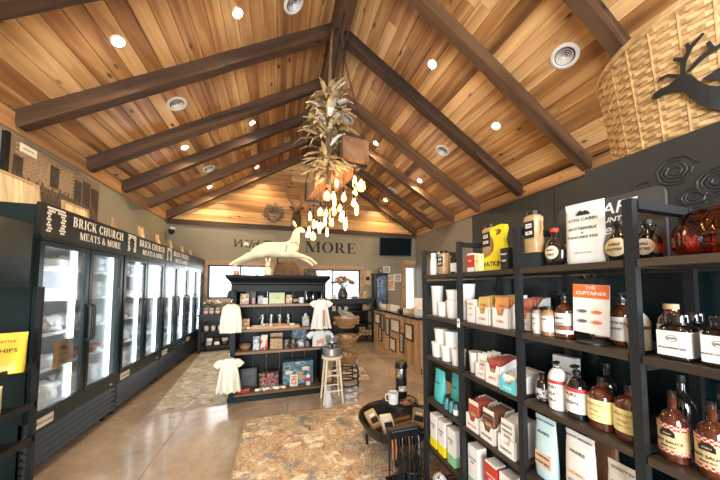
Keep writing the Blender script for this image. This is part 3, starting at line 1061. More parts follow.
# ================================================================== HUTCH
HX0, HX1, HY, HD = -.55, .60, 3.55, .44
M_HUT = pm('hutch_black_green', (.0035, .006, .006), .5, var=.25, scale=8, bump=.05, spec=.25)
M_HSH = wood('hutch_shelf_wood', (.05, .028, .015), (.14, .08, .04), (.25, .15, .08), 0, .5)
hu = thing('display_hutch', 'tall black green display hutch with moulded crown and wooden shelves', 'hutch', ((HX0 + HX1) / 2, HY, 0))
hw = (HX1 - HX0) / 2
for sx in (-1, 1):
    MB().box(min(sx * hw, sx * (hw - .045)), max(sx * hw, sx * (hw - .045)), 0, HD, 0, 1.42).build('side_panel', M_HUT, hu)
for k in range(6):
    a = -hw + .045 + k * (2 * hw - .09) / 6
    MB().box(a + .002, a + (2 * hw - .09) / 6 - .002, HD - .02, HD, .02, 1.42).build('back_board', M_HUT, hu)
HS = [.085, .59, .865, 1.175]
for z in HS:
    MB().box(-hw + .046, hw - .046, .005, HD - .021, z - .028, z).build('shelf', M_HSH, hu)
MB().box(-hw - .02, hw + .02, -.02, HD, 0, .055).build('plinth', M_HUT, hu)
cr = MB()
cr.rings([[(-hw - e, -e, z), (hw + e, -e, z), (hw + e, HD, z), (-hw - e, HD, z)] for z, e in ((1.42, .004), (1.435, .012), (1.45, .012), (1.475, .03), (1.50, .055), (1.52, .065), (1.545, .07))])
cr.build('crown', M_HUT, hu)
for sx in (-1, 1):
    MB().box(sx * (hw - .022) - .03, sx * (hw - .022) + .03, -.015, 0, .056, 1.419).build('front_stile', M_HUT, hu)
MB().box(-hw + .05, hw - .05, -.008, .005, 1.34, 1.419).build('top_rail', M_HUT, hu)


# ------------------------------------------------------------------ small merchandise builders (front is -y)
def box_item(name, label, cat, loc, w, d, h, mat, rz=0.0, face=None, lines=(), lean=0.0, group=None, stripe=None):
    t = thing(name, label, cat, loc, rot=(lean, 0, rz), group=group)
    e = .0015
    MB().rings([[(sx * (w / 2 - i), sy * (d / 2 - i), z) for sx, sy in ((-1, -1), (1, -1), (1, 1), (-1, 1))] for z, i in ((0, e), (e, 0), (h - e, 0), (h, e))]).build('carton', mat, t)
    if face:
        MB().box(-w * .44, w * .44, -d / 2 - .001, -d / 2 + .001, h * .06, h * .94).build('front_print', face, t)
    if stripe:
        MB().box(-w / 2 - .0004, w / 2 + .0004, -d / 2 - .0014, d / 2 + .0004, h * stripe[1], h * stripe[2]).build('colour_band', stripe[0], t)
    for s_, z, sz, m_ in lines:
        text(s_, sz, m_, t, (0, -d / 2 - .0018, z * h))
    return t


def card_frame(label, loc, w, h, rz, pict, mat=M_WHITE, name='picture_frame', lean=-.12):
    t = thing(name, label, 'picture frame', loc, rot=(lean, 0, rz))
    frame_bars(-w / 2, w / 2, 0, h, w * .1, -.008, .006).build('frame', mat, t)
    MB().box(-w / 2 + w * .09, w / 2 - w * .09, -.004, .004, w * .09, h - w * .09).build('picture', pict, t)
    return t


def printed(name, cols, scale=14):
    """random flat print of several colours"""
    if name in MATS:
        return MATS[name]
    m = pm(name, cols[0], .55, var=.05)
    nt = m.node_tree
    rp = [n for n in nt.nodes if n.type == 'VALTORGB'][0]
    nz = [n for n in nt.nodes if n.type == 'TEX_NOISE'][0]
    nz.inputs['Scale'].default_value = scale
    rp.color_ramp.interpolation = 'CONSTANT'
    e = rp.color_ramp.elements
    e[0].position, e[1].position = .0, .6
    e[0].color, e[1].color = cols[0] + (1,), cols[-1] + (1,)
    for k, c in enumerate(cols[1:-1]):
        x = e.new(.42 + .18 * (k + .5) / max(1, len(cols) - 2))
        x.color = c + (1,)
    return m


P_ORNG = printed('print_orange', [(.72, .62, .45), (.60, .25, .10), (.20, .12, .08), (.78, .70, .55)], 26)
P_GREEN = printed('print_lime', [(.66, .68, .34), (.60, .64, .30), (.72, .72, .45)], 16)
P_BLUE = printed('print_blue', [(.05, .12, .18), (.09, .18, .24), (.35, .38, .34), (.03, .07, .10)], 12)
P_DARK = printed('print_dark', [(.02, .02, .02), (.25, .07, .04), (.35, .32, .28), (.03, .03, .03)], 22)
P_TAN = printed('print_tan', [(.42, .27, .14), (.55, .38, .2), (.33, .2, .1)], 12)
P_GREY = printed('print_grey', [(.5, .49, .46), (.22, .21, .2), (.62, .6, .56)], 22)
P_FIG = printed('print_portrait', [(.74, .66, .5), (.55, .08, .05), (.04, .03, .03), (.7, .6, .45)], 9)

M_CER = pm('ceramic_white', (.78, .76, .72), .25, var=.05, coat=.4)
M_CERD = pm('ceramic_dark', (.05, .045, .04), .3, var=.3, coat=.4)


def mug(name, label, loc, r, h, mat, rz=0.0, group=None, cat='mug'):
    t = thing(name, label, cat, loc, rz, group)
    MB().lathe([(r * .85, 0), (r * .95, h * .04), (r, h * .3), (r, h), (r * .9, h), (r * .88, h * .1), (.001, h * .08)], n=18, cap1=False).build('cup_body', mat, t, smooth=True)
    MB().tube([(r * .95, 0, h * .8), (r * 1.45, 0, h * .78), (r * 1.6, 0, h * .5), (r * 1.4, 0, h * .24), (r * .95, 0, h * .2)], r * .11, 6).build('handle', mat, t, smooth=True)
    return t


def jar(name, label, loc, r, h, mat, lid, cat='jar', lab=None, group=None, rz=0.0):
    t = thing(name, label, cat, loc, rz, group)
    MB().lathe([(r * .9, 0), (r, h * .05), (r, h * .72), (r * .75, h * .84), (r * .75, h * .86)], n=16).build('glass_body', mat, t, smooth=True)
    MB().lathe([(r * .8, h * .861), (r * .8, h), (r * .7, h)], n=16).build('lid', lid, t, smooth=True)
    if lab:
        band(t, r, h * .18, h * .6, lab)
    return t


def band(parent, r, z0, z1, mat, a=1.15, name='label', n=12, off=.0008, sx=1.0):
    """label wrapped on the front of a round body"""
    mb = MB()
    o = [[((r + off + e) * math.sin(-a + 2 * a * k / n) * sx, -(r + off + e) * math.cos(-a + 2 * a * k / n), z) for k in range(n + 1)] for e, z in ((0, z0), (.0006, z0), (.0006, z1), (0, z1))]
    mb.rings(o, False, False, closed=False)
    return mb.build(name, mat, parent)


def bend_text(s, size, mat, parent, r, z, **k):
    me = text_mesh(s, size, **k)
    for v in me.vertices:
        a = v.co.x / r
        rr = r + .0022 + v.co.z
        v.co = Vector((rr * math.sin(a), -rr * math.cos(a), z + v.co.y))
    return obj('lettering', me, mat, parent)


cx = (HX0 + HX1) / 2
fy = HY + .10
# top shelf of the hutch, left to right
z = HS[3] + .001
box_item('gift_box', 'pale orange printed box at the left end of hutch top shelf', 'box', (-.42, fy + .06, z), .10, .06, .135, P_ORNG)
box_item('grey_card', 'tall grey card standing behind the boxes on hutch top shelf', 'card', (-.36, fy + .2, z), .13, .03, .19, pm('grey_card_dark', (.16, .16, .155), .7))
jar('candle_jar', 'small pink candle jar on hutch top shelf', (-.31, fy + .03, z), .024, .075, pm('pink_wax', (.55, .34, .28), .4), M_CER, 'candle')
box_item('tea_tin', 'cream tin with grey print on hutch top shelf', 'tin', (-.225, fy + .06, z), .065, .06, .105, P_GREY)
box_item('soap_box', 'short white soap box on hutch top shelf', 'box', (-.165, fy + .03, z), .06, .05, .08, M_BOX, lines=[('SOAP', .5, .016, M_INKG)])
gb = thing('gift_bag', 'wide lime green gift bag with handles on hutch top shelf', 'bag', (-.02, fy + .05, z))
MB().rings([[(sx * .098, sy * d_, zz) for sx, sy in ((-1, -1), (1, -1), (1, 1), (-1, 1))] for zz, d_ in ((0, .035), (.07, .032), (.145, .02))], cap1=False).build('bag_body', P_GREEN, gb)
for sy in (-.022, .022):
    MB().tube([(-.04, sy, .13), (-.04, sy, .165), (-.025, sy, .18), (.025, sy, .18), (.04, sy, .165), (.04, sy, .13)], .003).build('bag_handle', M_KRAFT, gb)
text('hello', .035, M_OAKX, gb, (0, -.0345, .075), (PI / 2 - .1, 0, 0), shear=.3)
box_item('spice_tin', 'orange patterned spice tin right of the lime gift bag', 'tin', (.135, fy + .05, z), .08, .06, .115, P_ORNG)
jar('dark_jar', 'small dark jar with label on hutch top shelf', (.215, fy + .04, z), .028, .10, M_DARKG, M_BLACK, lab=M_KRAFT)
mug('white_mug', 'white mug at the right of hutch top shelf', (.30, fy + .04, z), .034, .08, M_CER, 2.6)
jar('glass_canister', 'tall glass canister behind the white mug on hutch top shelf', (.38, fy + .13, z), .048, .20, M_JAR, M_CHROME)
jar('glass_canister', 'second tall glass canister next to the cream dress on hutch top shelf', (.47, fy + .13, z), .045, .19, M_JAR, M_CHROME)
# second shelf
z = HS[2] + .001
card_frame('small orange print in a frame at left of the hutch second shelf', (-.40, fy + .04, z), .09, .12, 0, P_ORNG, M_OAKX)
for k in range(4):
    t = thing('stemless_glass', ('first', 'second', 'third', 'fourth')[k] + ' clear etched tumbler from the left on hutch second shelf', 'glass', (-.205 + k * .112, fy + .15, z), 0, 'etched tumblers in the hutch')
    MB().lathe([(.030, 0), (.034, .006), (.044, .08), (.047, .15), (.044, .15), (.040, .08), (.030, .012), (.001, .012)], n=18, cap1=False).build('glass_wall', M_JAR, t, smooth=True)
    MB().prism([(-.02, .03), (0, .11), (.02, .03), (.008, .03), (0, .075), (-.008, .03)], -.0475, -.046).build('etched_mark', pm('etch_white', (.6, .6, .56), .8), t)
tr = thing('wooden_tray', 'long shallow wooden tray heaped with trinkets on hutch second shelf', 'tray', (-.03, fy + .0, z))
MB().box(-.30, .30, -.08, .06, 0, .008).box(-.30, .30, -.085, -.077, 0, .03).box(-.30, .30, .055, .062, 0, .03).box(-.305, -.297, -.085, .062, 0, .03).box(.297, .305, -.085, .062, 0, .03).build('tray_body', M_KRAFT, tr)
rd = random.Random(3)
tmes = []
for k, m_ in enumerate((M_CER, M_KRAFT, M_CREAM, M_ORANGE, M_TAN)):
    me = lump(.05, .035, .025, .7, 4, 20 + k)
    me.materials.append(m_)
    tmes.append(me)
for k in range(26):
    a, b = rd.uniform(-.27, .27), rd.uniform(-.06, .04)
    tk = tag(inst('trinket', tmes[k % 5], None, (-.03 + a, fy + b, z + .009 + (.018 if k % 3 == 0 else 0)), (0, 0, rd.uniform(0, 3))), 'small carved trinket heaped in the wooden tray on the hutch', 'trinket', 'trinkets in the wooden tray')
for k in range(4):
    tag(inst('trinket', tmes[k], None, (-.43 + k * .036, fy - .02, z), (0, 0, k)), 'small pale trinket left of the wooden tray on the hutch', 'trinket', 'trinkets beside the tray')
t = thing('floral_box', 'white box with floral print right of the tray on the hutch', 'box', (.36, fy + .05, z))
box_ = MB().box(-.045, .045, -.03, .03, 0, .13).build('carton', P_GREY, t)
MB().lathe([(.02, .13), (.024, .15), (.012, .17)], n=10).build('ribbon_knot', M_FABP, t)
# third shelf
z = HS[1] + .001
box_item('book_box', 'blue and white printed tall box on hutch third shelf', 'box', (-.265, fy + .02, z), .075, .05, .17, printed('print_bluewhite', [(.55, .6, .62), (.12, .22, .3), (.7, .68, .6)], 24))
box_item('book_box', 'cream box with a red and black figure on hutch third shelf', 'box', (-.17, fy + .02, z), .085, .05, .185, P_FIG)
for k in range(3):
    box_item('wood_crate_box', ('lowest', 'middle', 'top')[k] + ' flat tan box of the stack on hutch third shelf', 'box', (-.02, fy + .05, z + k * .044), .155 - k * .006, .12, .042, P_TAN, group='stacked tan boxes')
bo = box_item('wood_board', 'tan printed board leaning behind the stacked boxes', 'board', (-.02, fy + .19, z), .165, .014, .17, P_TAN, lean=-.06)
mug('printed_mug', 'dark mug with pale print next to the tan boxes', (.115, fy + .03, z), .037, .10, printed('print_mug', [(.04, .035, .03), (.4, .36, .3), (.06, .05, .045)], 34), 2.4)
mug('printed_mug', 'second dark mug with tan print on hutch third shelf', (.20, fy + .03, z), .037, .10, printed('print_mug2', [(.05, .03, .02), (.45, .3, .16), (.06, .05, .045)], 30), 2.4)
mug('printed_mug', 'wide white mug with black print on hutch third shelf', (.30, fy + .02, z), .045, .085, printed('print_mug3', [(.7, .68, .62), (.06, .05, .05), (.72, .7, .64)], 22), 2.4)
jar('small_mug_jar', 'blue grey jar beside the white printed mug', (.385, fy + .02, z), .03, .07, pm('slate_glaze', (.16, .2, .22), .3), M_KRAFT)
card_frame('dark blue framed print behind the mugs on hutch third shelf', (.30, fy + .24, z), .22, .21, 0, P_BLUE, M_BLACK)
mb = thing('woven_bowl', 'small brown woven bowl at left of hutch third shelf', 'bowl', (-.40, fy + .08, z))
MB().lathe([(.04, 0), (.06, .02), (.075, .06), (.07, .06), (.055, .02), (.001, .012)], n=20, cap1=False).build('bowl_wall', M_WICKD, mb)
for k in range(3):
    MB().lathe([(.052 + k * .010, .012 + k * .018), (.056 + k * .010, .018 + k * .018), (.054 + k * .010, .024 + k * .018)], n=20, cap0=False, cap1=False).build('coil', M_WICKD, mb)
# bottom
z = HS[0] + .001
card_frame('dark framed print leaning at left of the hutch bottom', (-.355, fy + .12, z), .20, .24, R(10), pm('slate_print', (.05, .06, .06), .5, var=.5, scale=12), M_BLACK)
bx = box_item('sign_box', 'dark tin with red arch lettering at the hutch bottom', 'tin', (-.10, fy + .09, z), .24, .12, .19, P_DARK, rz=R(-6))
MB().prism([(.085 * math.cos(a), .075 + .06 * math.sin(a)) for a in [PI * k / 10 for k in range(11)]] + [(.062 * math.cos(a), .075 + .042 * math.sin(a)) for a in [PI * (10 - k) / 10 for k in range(11)]], -.063, -.060).build('arch_mark', M_RED, bx)
for k in range(9):
    tag(inst('ornament', tmes[k % 3], None, (-.24 + k * .04, fy - .03 + (k % 2) * .02, z), (0, 0, k * 1.1)), 'small ornament on the hutch bottom before the dark tin', 'ornament', 'ornaments on hutch bottom')
bb = box_item('blue_chest', 'wide dark blue picture crate at the hutch bottom right', 'crate', (.27, fy + .14, z), .40, .16, .30, P_BLUE, lines=[('FARM', .93, .03, M_CREAM)])
for k, (x, zz, m_) in enumerate(((-.12, .16, M_PICT), (.02, .14, M_TAN), (.10, .20, M_PICT), (.05, .09, M_KRAFT))):
    MB().prism([(x - .05, zz - .02), (x + .03, zz - .03), (x + .055, zz + .01), (x + .0, zz + .03), (x - .045, zz + .015)], -.083, -.0795).build('painted_shape', m_, bb)
card_frame('small white frame with orange print before the blue crate', (.21, fy + .005, z), .10, .14, 0, P_ORNG, M_WHITE)
t = thing('red_candle', 'red and white striped tin right of the white frame', 'tin', (.40, fy + .0, z))
MB().lathe([(.028, 0), (.03, .003), (.03, .13), (.02, .14)], n=16).build('tin_body', M_WHITE, t, smooth=True)
band(t, .03, .05, .10, M_RED)
st = thing('striped_cloth', 'folded red striped cloth at left of the hutch bottom', 'cloth', (-.40, fy - .0, z))
MB().box(-.07, .07, -.05, .05, 0, .02).build('cloth_fold', pm('red_stripe_cloth', (.28, .04, .03), .9, var=.5, scale=3, stretch=(20, 1, 1)), st)
MB().box(-.065, .07, -.045, .05, .0205, .035).build('cloth_fold', pm('red_stripe_cloth2', (.35, .1, .07), .9, var=.6, scale=3, stretch=(20, 1, 1)), st)

# ------------------------------------------------------------------ children's clothes on hangers
def garment(name, label, loc, rows, mat, sleeves=None, rz=0.0, pleat=.0, extras=None, cat='dress'):
    """rows: (z, half width, half depth) from hem to neck; hangs with its back to the hutch"""
    t = thing(name, label, cat, loc, rz)
    n = 36
    rr = []
    top = rows[-1][0]
    for k, (z_, w_, d_) in enumerate(rows):
        pl = pleat * max(0, (top - z_)) / (top - rows[0][0])
        rr.append([(w_ * math.cos(a), d_ * math.sin(a) * (1 + pl * .8 * math.sin(a * 11)) + pl * .006 * math.sin(a * 7), z_ + .004 * pl * math.sin(5 * a)) for a in [2 * PI * j / n for j in range(n)]])
    MB().rings(rr, False, False).build('bodice', mat, t, smooth=True)
    if sleeves:
        zs, x0, x1, zd, r0, r1 = sleeves
        for sx in (-1, 1):
            MB().tube([(sx * x0, 0, zs), (sx * (x0 + x1) / 2, 0, zs - .01), (sx * x1, 0, zs - zd)], [r0, r0 * 1.05, r1], 12).build('sleeve', mat, t, smooth=True)
    zt = top
    hg = MB().tube([(-rows[-2][1] * .8, 0, zt - .012), (0, 0, zt + .022), (rows[-2][1] * .8, 0, zt - .012)], .005, 6).build('hanger', M_OAKX, t)
    MB().tube([(0, 0, zt + .022), (0, 0, zt + .05), (.008, 0, zt + .062), (.016, .01, zt + .055), (.012, .02, zt + .045)], .0022, 5).build('hook', M_CHROME, hg)
    return t


t = garment('child_romper', 'cream child romper with buttons hanging on the hutch left side, upper', (-.535, HY - .10, .855), [(0, .118, .035), (.02, .122, .04), (.15, .118, .042), (.27, .10, .038), (.31, .085, .03), (.335, .045, .022)], M_FABW, pleat=.5, cat='romper')
for z in (.08, .13, .18, .23):
    MB().lathe([(.006, 0), (.005, .003)], n=8).build('button', M_KRAFT, t, (0, -.042, z), (R(90), 0, 0))
t = garment('child_dress', 'pale mint pleated child dress hanging low on the hutch left', (-.545, HY - .10, .17), [(0, .135, .05), (.02, .135, .05), (.2, .11, .04), (.31, .09, .036), (.36, .085, .03), (.385, .045, .022)], M_FABW, (.35, .07, .135, .05, .035, .042), pleat=1.0)
t = garment('child_dress', 'cream child dress with brown trim hanging on the hutch right', (.535, HY - .10, .855), [(0, .135, .05), (.02, .135, .05), (.18, .105, .04), (.30, .085, .036), (.35, .08, .03), (.375, .045, .022)], M_FABP, (.34, .065, .125, .045, .034, .042), pleat=1.0)
MB().box(.02, .045, -.052, -.044, .03, .24).build('front_ribbon', pm('brown_ribbon', (.42, .2, .09), .8), t, rot=(-.04, 0, 0))
t = garment('child_shirt', 'pale blue child tee with orange animal print hanging under the dress', (.52, HY - .105, .635), [(0, .095, .034), (.02, .098, .036), (.12, .094, .036), (.17, .09, .032), (.195, .05, .022)], M_FABB, (.165, .075, .15, .05, .034, .038), pleat=.2, cat='shirt')
MB().prism([(-.05, .02), (-.03, .02), (-.02, .04), (.02, .04), (.03, .02), (.05, .02), (.045, .07), (.06, .09), (.03, .10), (-.03, .085), (-.05, .07)], -.0415, -.037).build('animal_print', pm('orange_print', (.62, .27, .14), .8), t)
for lab, x, z, m_ in (('dark knitted baby cap on a peg above the cream romper', -.535, 1.30, pm('navy_knit', (.02, .028, .035), .9, bump=.4, scale=90)),):
    t = thing('baby_cap', lab, 'cap', (x, HY - .09, z))
    MB().lathe([(.045, -.03), (.052, -.03), (.052, 0), (.045, .035), (.03, .055), (.004, .062)], n=18, cap0=False).build('cap_crown', m_, t, smooth=True)
    MB().lathe([(.054, -.034), (.056, -.02), (.054, -.01)], n=18, cap0=False, cap1=False).build('cap_band', m_, t)

# ------------------------------------------------------------------ on top of the hutch: leaping deer, nest, rabbit
M_DEER = pm('aged_white_paint', (.74, .64, .44), .6, var=.14, scale=9, bump=.15)


def skin_mesh(name, pts, edges, radii, mat, parent, root=0, sub=2, loc=(0, 0, 0), rot=(0, 0, 0)):
    me = bpy.data.meshes.new(name)
    me.from_pydata(pts, edges, [])
    o = obj(name, me, mat, parent, loc, rot)
    md = o.modifiers.new('skin', 'SKIN')
    md.use_smooth_shade = True
    sv = me.skin_vertices[0].data
    for i, r_ in enumerate(radii):
        sv[i].radius = (r_, r_) if not isinstance(r_, tuple) else r_
        sv[i].use_root = (i == root)
    s_ = o.modifiers.new('sub', 'SUBSURF')
    s_.levels = sub
    s_.render_levels = sub
    return o


dz = 1.545
de = thing('leaping_deer', 'large cream painted leaping deer figure on top of the hutch', 'figurine', (-.02, 3.80, dz))
P_ = [(-.30, 0, .37), (-.16, 0, .37), (0, 0, .36), (.14, 0, .375), (.21, 0, .42),      # 0-4 rump to chest
      (.235, 0, .54), (.245, 0, .64), (.30, 0, .68), (.37, 0, .635),                    # 5-8 neck, head, nose
      (-.33, .05, .28), (-.40, .055, .22), (-.50, .055, .18), (-.575, .055, .12),       # 9-12 hind leg
      (-.33, -.05, .28), (-.43, -.055, .23), (-.52, -.055, .19), (-.60, -.055, .135),   # 13-16
      (.22, .045, .31), (.32, .05, .27), (.42, .05, .22), (.50, .05, .16),              # 17-20 front leg
      (.22, -.045, .30), (.33, -.05, .285), (.44, -.05, .25), (.535, -.05, .175)]       # 21-24
E_ = [(0, 1), (1, 2), (2, 3), (3, 4), (4, 5), (5, 6), (6, 7), (7, 8), (0, 9), (9, 10), (10, 11), (11, 12), (0, 13), (13, 14), (14, 15), (15, 16), (3, 17), (17, 18), (18, 19), (19, 20), (3, 21), (21, 22), (22, 23), (23, 24)]
R_ = [1.12 * q_ for q_ in [.105, .105, .10, .105, .085, .062, .048, .045, .022, .06, .034, .02, .017, .06, .034, .02, .017, .042, .026, .019, .016, .042, .026, .019, .016]]
skin_mesh('deer_body', P_, E_, R_, M_DEER, de, 2)
for sy in (-1, 1):
    MB().tube([(.245, sy * .035, .71), (.21, sy * .06, .76), (.19, sy * .065, .78)], [.012, .016, .003], 8).build('ear', M_DEER, de, smooth=True)
    MB().lathe([(.006, 0), (.003, .003)], n=8).build('eye', M_INK, de, (.32, sy * .040, .69), (R(90) * sy * -1, 0, 0))
MB().tube([(-.38, 0, .42), (-.42, 0, .44), (-.44, 0, .41)], [.02, .022, .008], 8).build('tail', M_DEER, de, smooth=True)
MB().tube([(.11 + .02 * math.sin(a), .108 * math.cos(a), .375 + .108 * math.sin(a)) for a in [2 * PI * k / 24 for k in range(24)]], .006, 6, True).build('harness_strap', M_INK, de)
MB().tube([(.24 + .045 * math.cos(a) , .078 * math.sin(a), .46 - .03 * math.cos(a)) for a in [2 * PI * k / 24 for k in range(24)]], .005, 6, True).build('neck_garland', M_INK, de)
for k in range(6):
    MB().lathe([(.001, -.008), (.008, 0), (.001, .008)], n=8).build('bell', M_INK, de, (.16 + k * .02, -.10 + k * .006, .465 + k * .002))
MB().tube([(0, 0, 0), (0, 0, .28)], .010, 8).box(-.07, .07, -.05, .05, 0, .012).build('stand', M_BLACK, de)


def twig_ball(name, label, loc, rx, ry, rz_, mat, n, cat, seed, leafmat=None):
    t = thing(name, label, cat, loc)
    rd = random.Random(seed)
    for g in range(4):
        mb = MB()
        for k in range(n // 4):
            a0, ln = rd.uniform(0, 2 * PI), rd.uniform(1.2, 2.4)
            tz, rr = rd.uniform(.0, 1.0), rd.uniform(.75, 1.0)
            w1, w2 = rd.uniform(-.2, .2), rd.uniform(0, 6)
            dm_ = rr * math.sqrt(max(.08, 1 - (tz * .95) ** 2))
            mb.tube([(rx * dm_ * math.cos(a0 + ln * i / 6), ry * dm_ * math.sin(a0 + ln * i / 6), max(.01, rz_ * (tz + w1 * math.sin(w2 + i)))) for i in range(7)], rd.uniform(.003, .006), 5)
        o = mb.build('twig_coil', mat, t)
        o['kind'] = 'stuff'
    return t


twig_ball('twig_nest', 'round brown twig nest under the leaping deer on the hutch', (.10, 3.69, 1.546), .19, .12, .19, pm('brown_twig', (.16, .085, .035), .8, var=.5, scale=30), 180, 'nest', 4)
twig_ball('twig_nest', 'small dark nest of twigs and greenery at right end of hutch top', (.42, 3.70, 1.546), .10, .07, .10, pm('dark_twig', (.09, .06, .035), .8, var=.5), 80, 'nest', 9)
rb = thing('rabbit_figurine', 'white rabbit figurine with upright ears before the nest', 'figurine', (-.14, 3.60, 1.546))
MB().lathe([(.03, 0), (.045, .02), (.05, .06), (.035, .10), (.022, .115)], n=14, sy=.8).lathe([(.012, .105), (.03, .12), (.034, .145), (.02, .17), (.004, .175)], (0, -.012, 0), 12).build('rabbit_body', M_DEER, rb, smooth=True)
for sx in (-1, 1):
    MB().tube([(sx * .012, 0, .165), (sx * .02, .004, .20), (sx * .028, .006, .235)], [.008, .012, .003], 8).build('ear', M_DEER, rb, smooth=True)
cd = thing('pillar_candle', 'small orange votive candle at left end of hutch top', 'candle', (-.52, 3.66, 1.546))
MB().lathe([(.03, 0), (.033, .01), (.033, .055), (.028, .06)], n=14).build('wax', pm('orange_wax', (.6, .25, .12), .4), cd, smooth=True)
MB().lathe([(.045, 0), (.05, .008), (.036, .009)], n=14).build('dish', M_CERD, cd)
hn = thing('wire_handle_bowl', 'bent grapevine hoop standing behind the rabbit on the hutch', 'hoop', (-.20, 3.78, 1.546))
MB().tube([(-.07, 0, .004), (-.075, 0, .08), (-.04, 0, .14), (.02, 0, .14), (.06, 0, .09), (.055, 0, .004)], .006, 6).box(-.09, .075, -.02, .02, 0, .006).build('hoop', M_WICKD, hn)

# ------------------------------------------------------------------ stool with pots, baskets rack
so = thing('wooden_stool', 'pale round topped wooden stool with crossed rungs in front of hutch', 'stool', (.645, 3.26, 0))
M_STOOL = pm('whitewashed_wood', (.66, .57, .43), .5, var=.15, scale=8, stretch=(1, 1, .2))
MB().lathe([(.10, .515), (.125, .52), (.13, .535), (.125, .55), (.10, .555)], n=28).build('seat', M_STOOL, so, smooth=True)
lg = []
for sx in (-1, 1):
    for sy in (-1, 1):
        MB().tube([(sx * .115, sy * .115, 0), (sx * .075, sy * .075, .52)], [.013, .016], 10).build('leg', M_STOOL, so, smooth=True)


def lp_(sx, sy, z_):
    f_ = .115 - .04 * z_ / .52
    return (sx * f_, sy * f_, z_)


for z_, pr in ((.15, (((-1, -1), (1, -1)), ((-1, 1), (1, 1)))), (.22, (((-1, -1), (-1, 1)), ((1, -1), (1, 1)))), (.33, (((-1, -1), (1, -1)), ((-1, 1), (1, 1)))), (.38, (((-1, -1), (-1, 1)), ((1, -1), (1, 1))))):
    for a, b in pr:
        MB().tube([lp_(*a, z_), lp_(*b, z_)], .009, 8).build('rung', M_STOOL, so, smooth=True)
M_GALV = pm('galvanised', (.42, .43, .43), .35, .8, var=.2, scale=20)
po = thing('tiered_tin_pot', 'two tier galvanised tin container on the wooden stool', 'pot', (.645, 3.26, .556))
MB().lathe([(.10, 0), (.118, .01), (.12, .09), (.125, .095), (.115, .1), (.11, .02), (.001, .015)], n=24, cap1=False).build('lower_pan', M_GALV, po, smooth=True)
MB().lathe([(.012, .015), (.012, .16)], n=8).build('post', M_BLACK, po)
MB().lathe([(.05, .155), (.078, .16), (.08, .215), (.083, .22), (.074, .22), (.07, .17), (.001, .165)], n=24, cap1=False).build('upper_pan', M_GALV, po, smooth=True)
for k in range(9):
    a = k * .7
    tag(inst('trinket', tmes[(k + 2) % 5], None, (.645 + .07 * math.cos(a), 3.26 + .06 * math.sin(a), .574), (0, 0, a)), 'little pale trinket heaped in the tin pot on the stool', 'trinket', 'trinkets in the tin pot')

rk = thing('basket_stand', 'black wire tiered floor stand holding three woven baskets', 'stand', (.93, 3.72, 0))
for z_, r_ in ((.04, .20), (.13, .20), (.20, .19), (.27, .17)):
    MB().tube([(r_ * math.cos(a), r_ * math.sin(a), z_) for a in [2 * PI * k / 28 for k in range(28)]], .010, 6, True).build('wire_ring', M_SATIN, rk)
for k in range(4):
    a = PI / 4 + k * PI / 2
    MB().tube([(.21 * math.cos(a), .21 * math.sin(a), 0), (.20 * math.cos(a), .20 * math.sin(a), .27), (.17 * math.cos(a), .17 * math.sin(a), .30)], .009, 6).build('wire_leg', M_SATIN, rk)
MB().tube([(0, .20, .0), (0, .24, .5), (0, .23, 1.05)], .012, 8).build('back_post', M_SATIN, rk)
for z_ in (.32, .56, .82):
    MB().tube([(0, .23, z_), (0, .1, z_ - .01), (.1, .0, z_ - .01), (0, -.1, z_ - .01), (-.1, 0, z_ - .01), (0, .1, z_ - .01)], .008, 6).build('bracket', M_SATIN, rk)


def woven(t, r0, r1, h, rows, nst, mat, z0=0.0, amp=.006, sy=1.0, bh=.9):
    n = nst * 2
    for k in range(rows):
        f0 = k / rows
        z1 = z0 + h * f0
        hh = h / rows * bh
        ring = []
        for j in range(n + 0):
            a = 2 * PI * j / n
            o_ = amp * (1 if (j // 1 + k) % 2 == 0 else -1)
            ra = r0 + (r1 - r0) * f0 + o_
            rb_ = r0 + (r1 - r0) * (f0 + 1 / rows) + o_
            ring.append([((ra - .003) * math.cos(a), sy * (ra - .003) * math.sin(a), z1), ((ra + .003) * math.cos(a), sy * (ra + .003) * math.sin(a), z1 + hh * .1),
                         ((rb_ + .003) * math.cos(a), sy * (rb_ + .003) * math.sin(a), z1 + hh * .9), ((rb_ - .003) * math.cos(a), sy * (rb_ - .003) * math.sin(a), z1 + hh)])
        ring.append(ring[0])
        MB().rings(ring, False, False).build('weaver', mat, t, smooth=False)


for k, (z_, lab) in enumerate(((.325, 'lowest brown woven basket on the wire stand, bread packs inside'), (.565, 'middle brown woven basket on the wire stand, yellow packs inside'), (.825, 'top brown woven basket on the wire stand, cloth inside'))):
    t = thing('woven_basket', lab, 'basket', (.93, 3.66, z_), R(20 * k))
    woven(t, .11, .18, .125, 6, 18, M_WICKD, .006, .004)
    MB().lathe([(.115, 0), (.115, .008)], n=20).build('basket_base', M_WICKD, t)
    MB().tube([(.182 * math.cos(a), .182 * math.sin(a), .133) for a in [2 * PI * q / 28 for q in range(28)]], .008, 6, True).build('rim', M_WICKD, t)
    for q in range(3):
        a = q * 2.094
        nm, lb, m_ = (('loaf_pack', 'tan bread pack in the lowest basket', M_KRAFT), ('snack_pack', 'yellow tan snack pack in the middle basket', M_CHIPT), ('folded_cloth', 'folded patterned cloth in the top basket', M_FABP))[k]
        me = lump(.066, .066, .10, .6, 5, 40 + k)
        me.materials.append(m_)
        tag(inst(nm, me, None, (.93 + .048 * math.cos(a), 3.66 + .048 * math.sin(a), z_ + .03 + q * .012), (0, 0, a)), lb, nm.split('_')[1], lb + 's')
tw = thing('folded_towel', 'pink and grey striped towel spilling from the top basket', 'towel', (.93, 3.62, .985), rot=(.35, .3, .3))
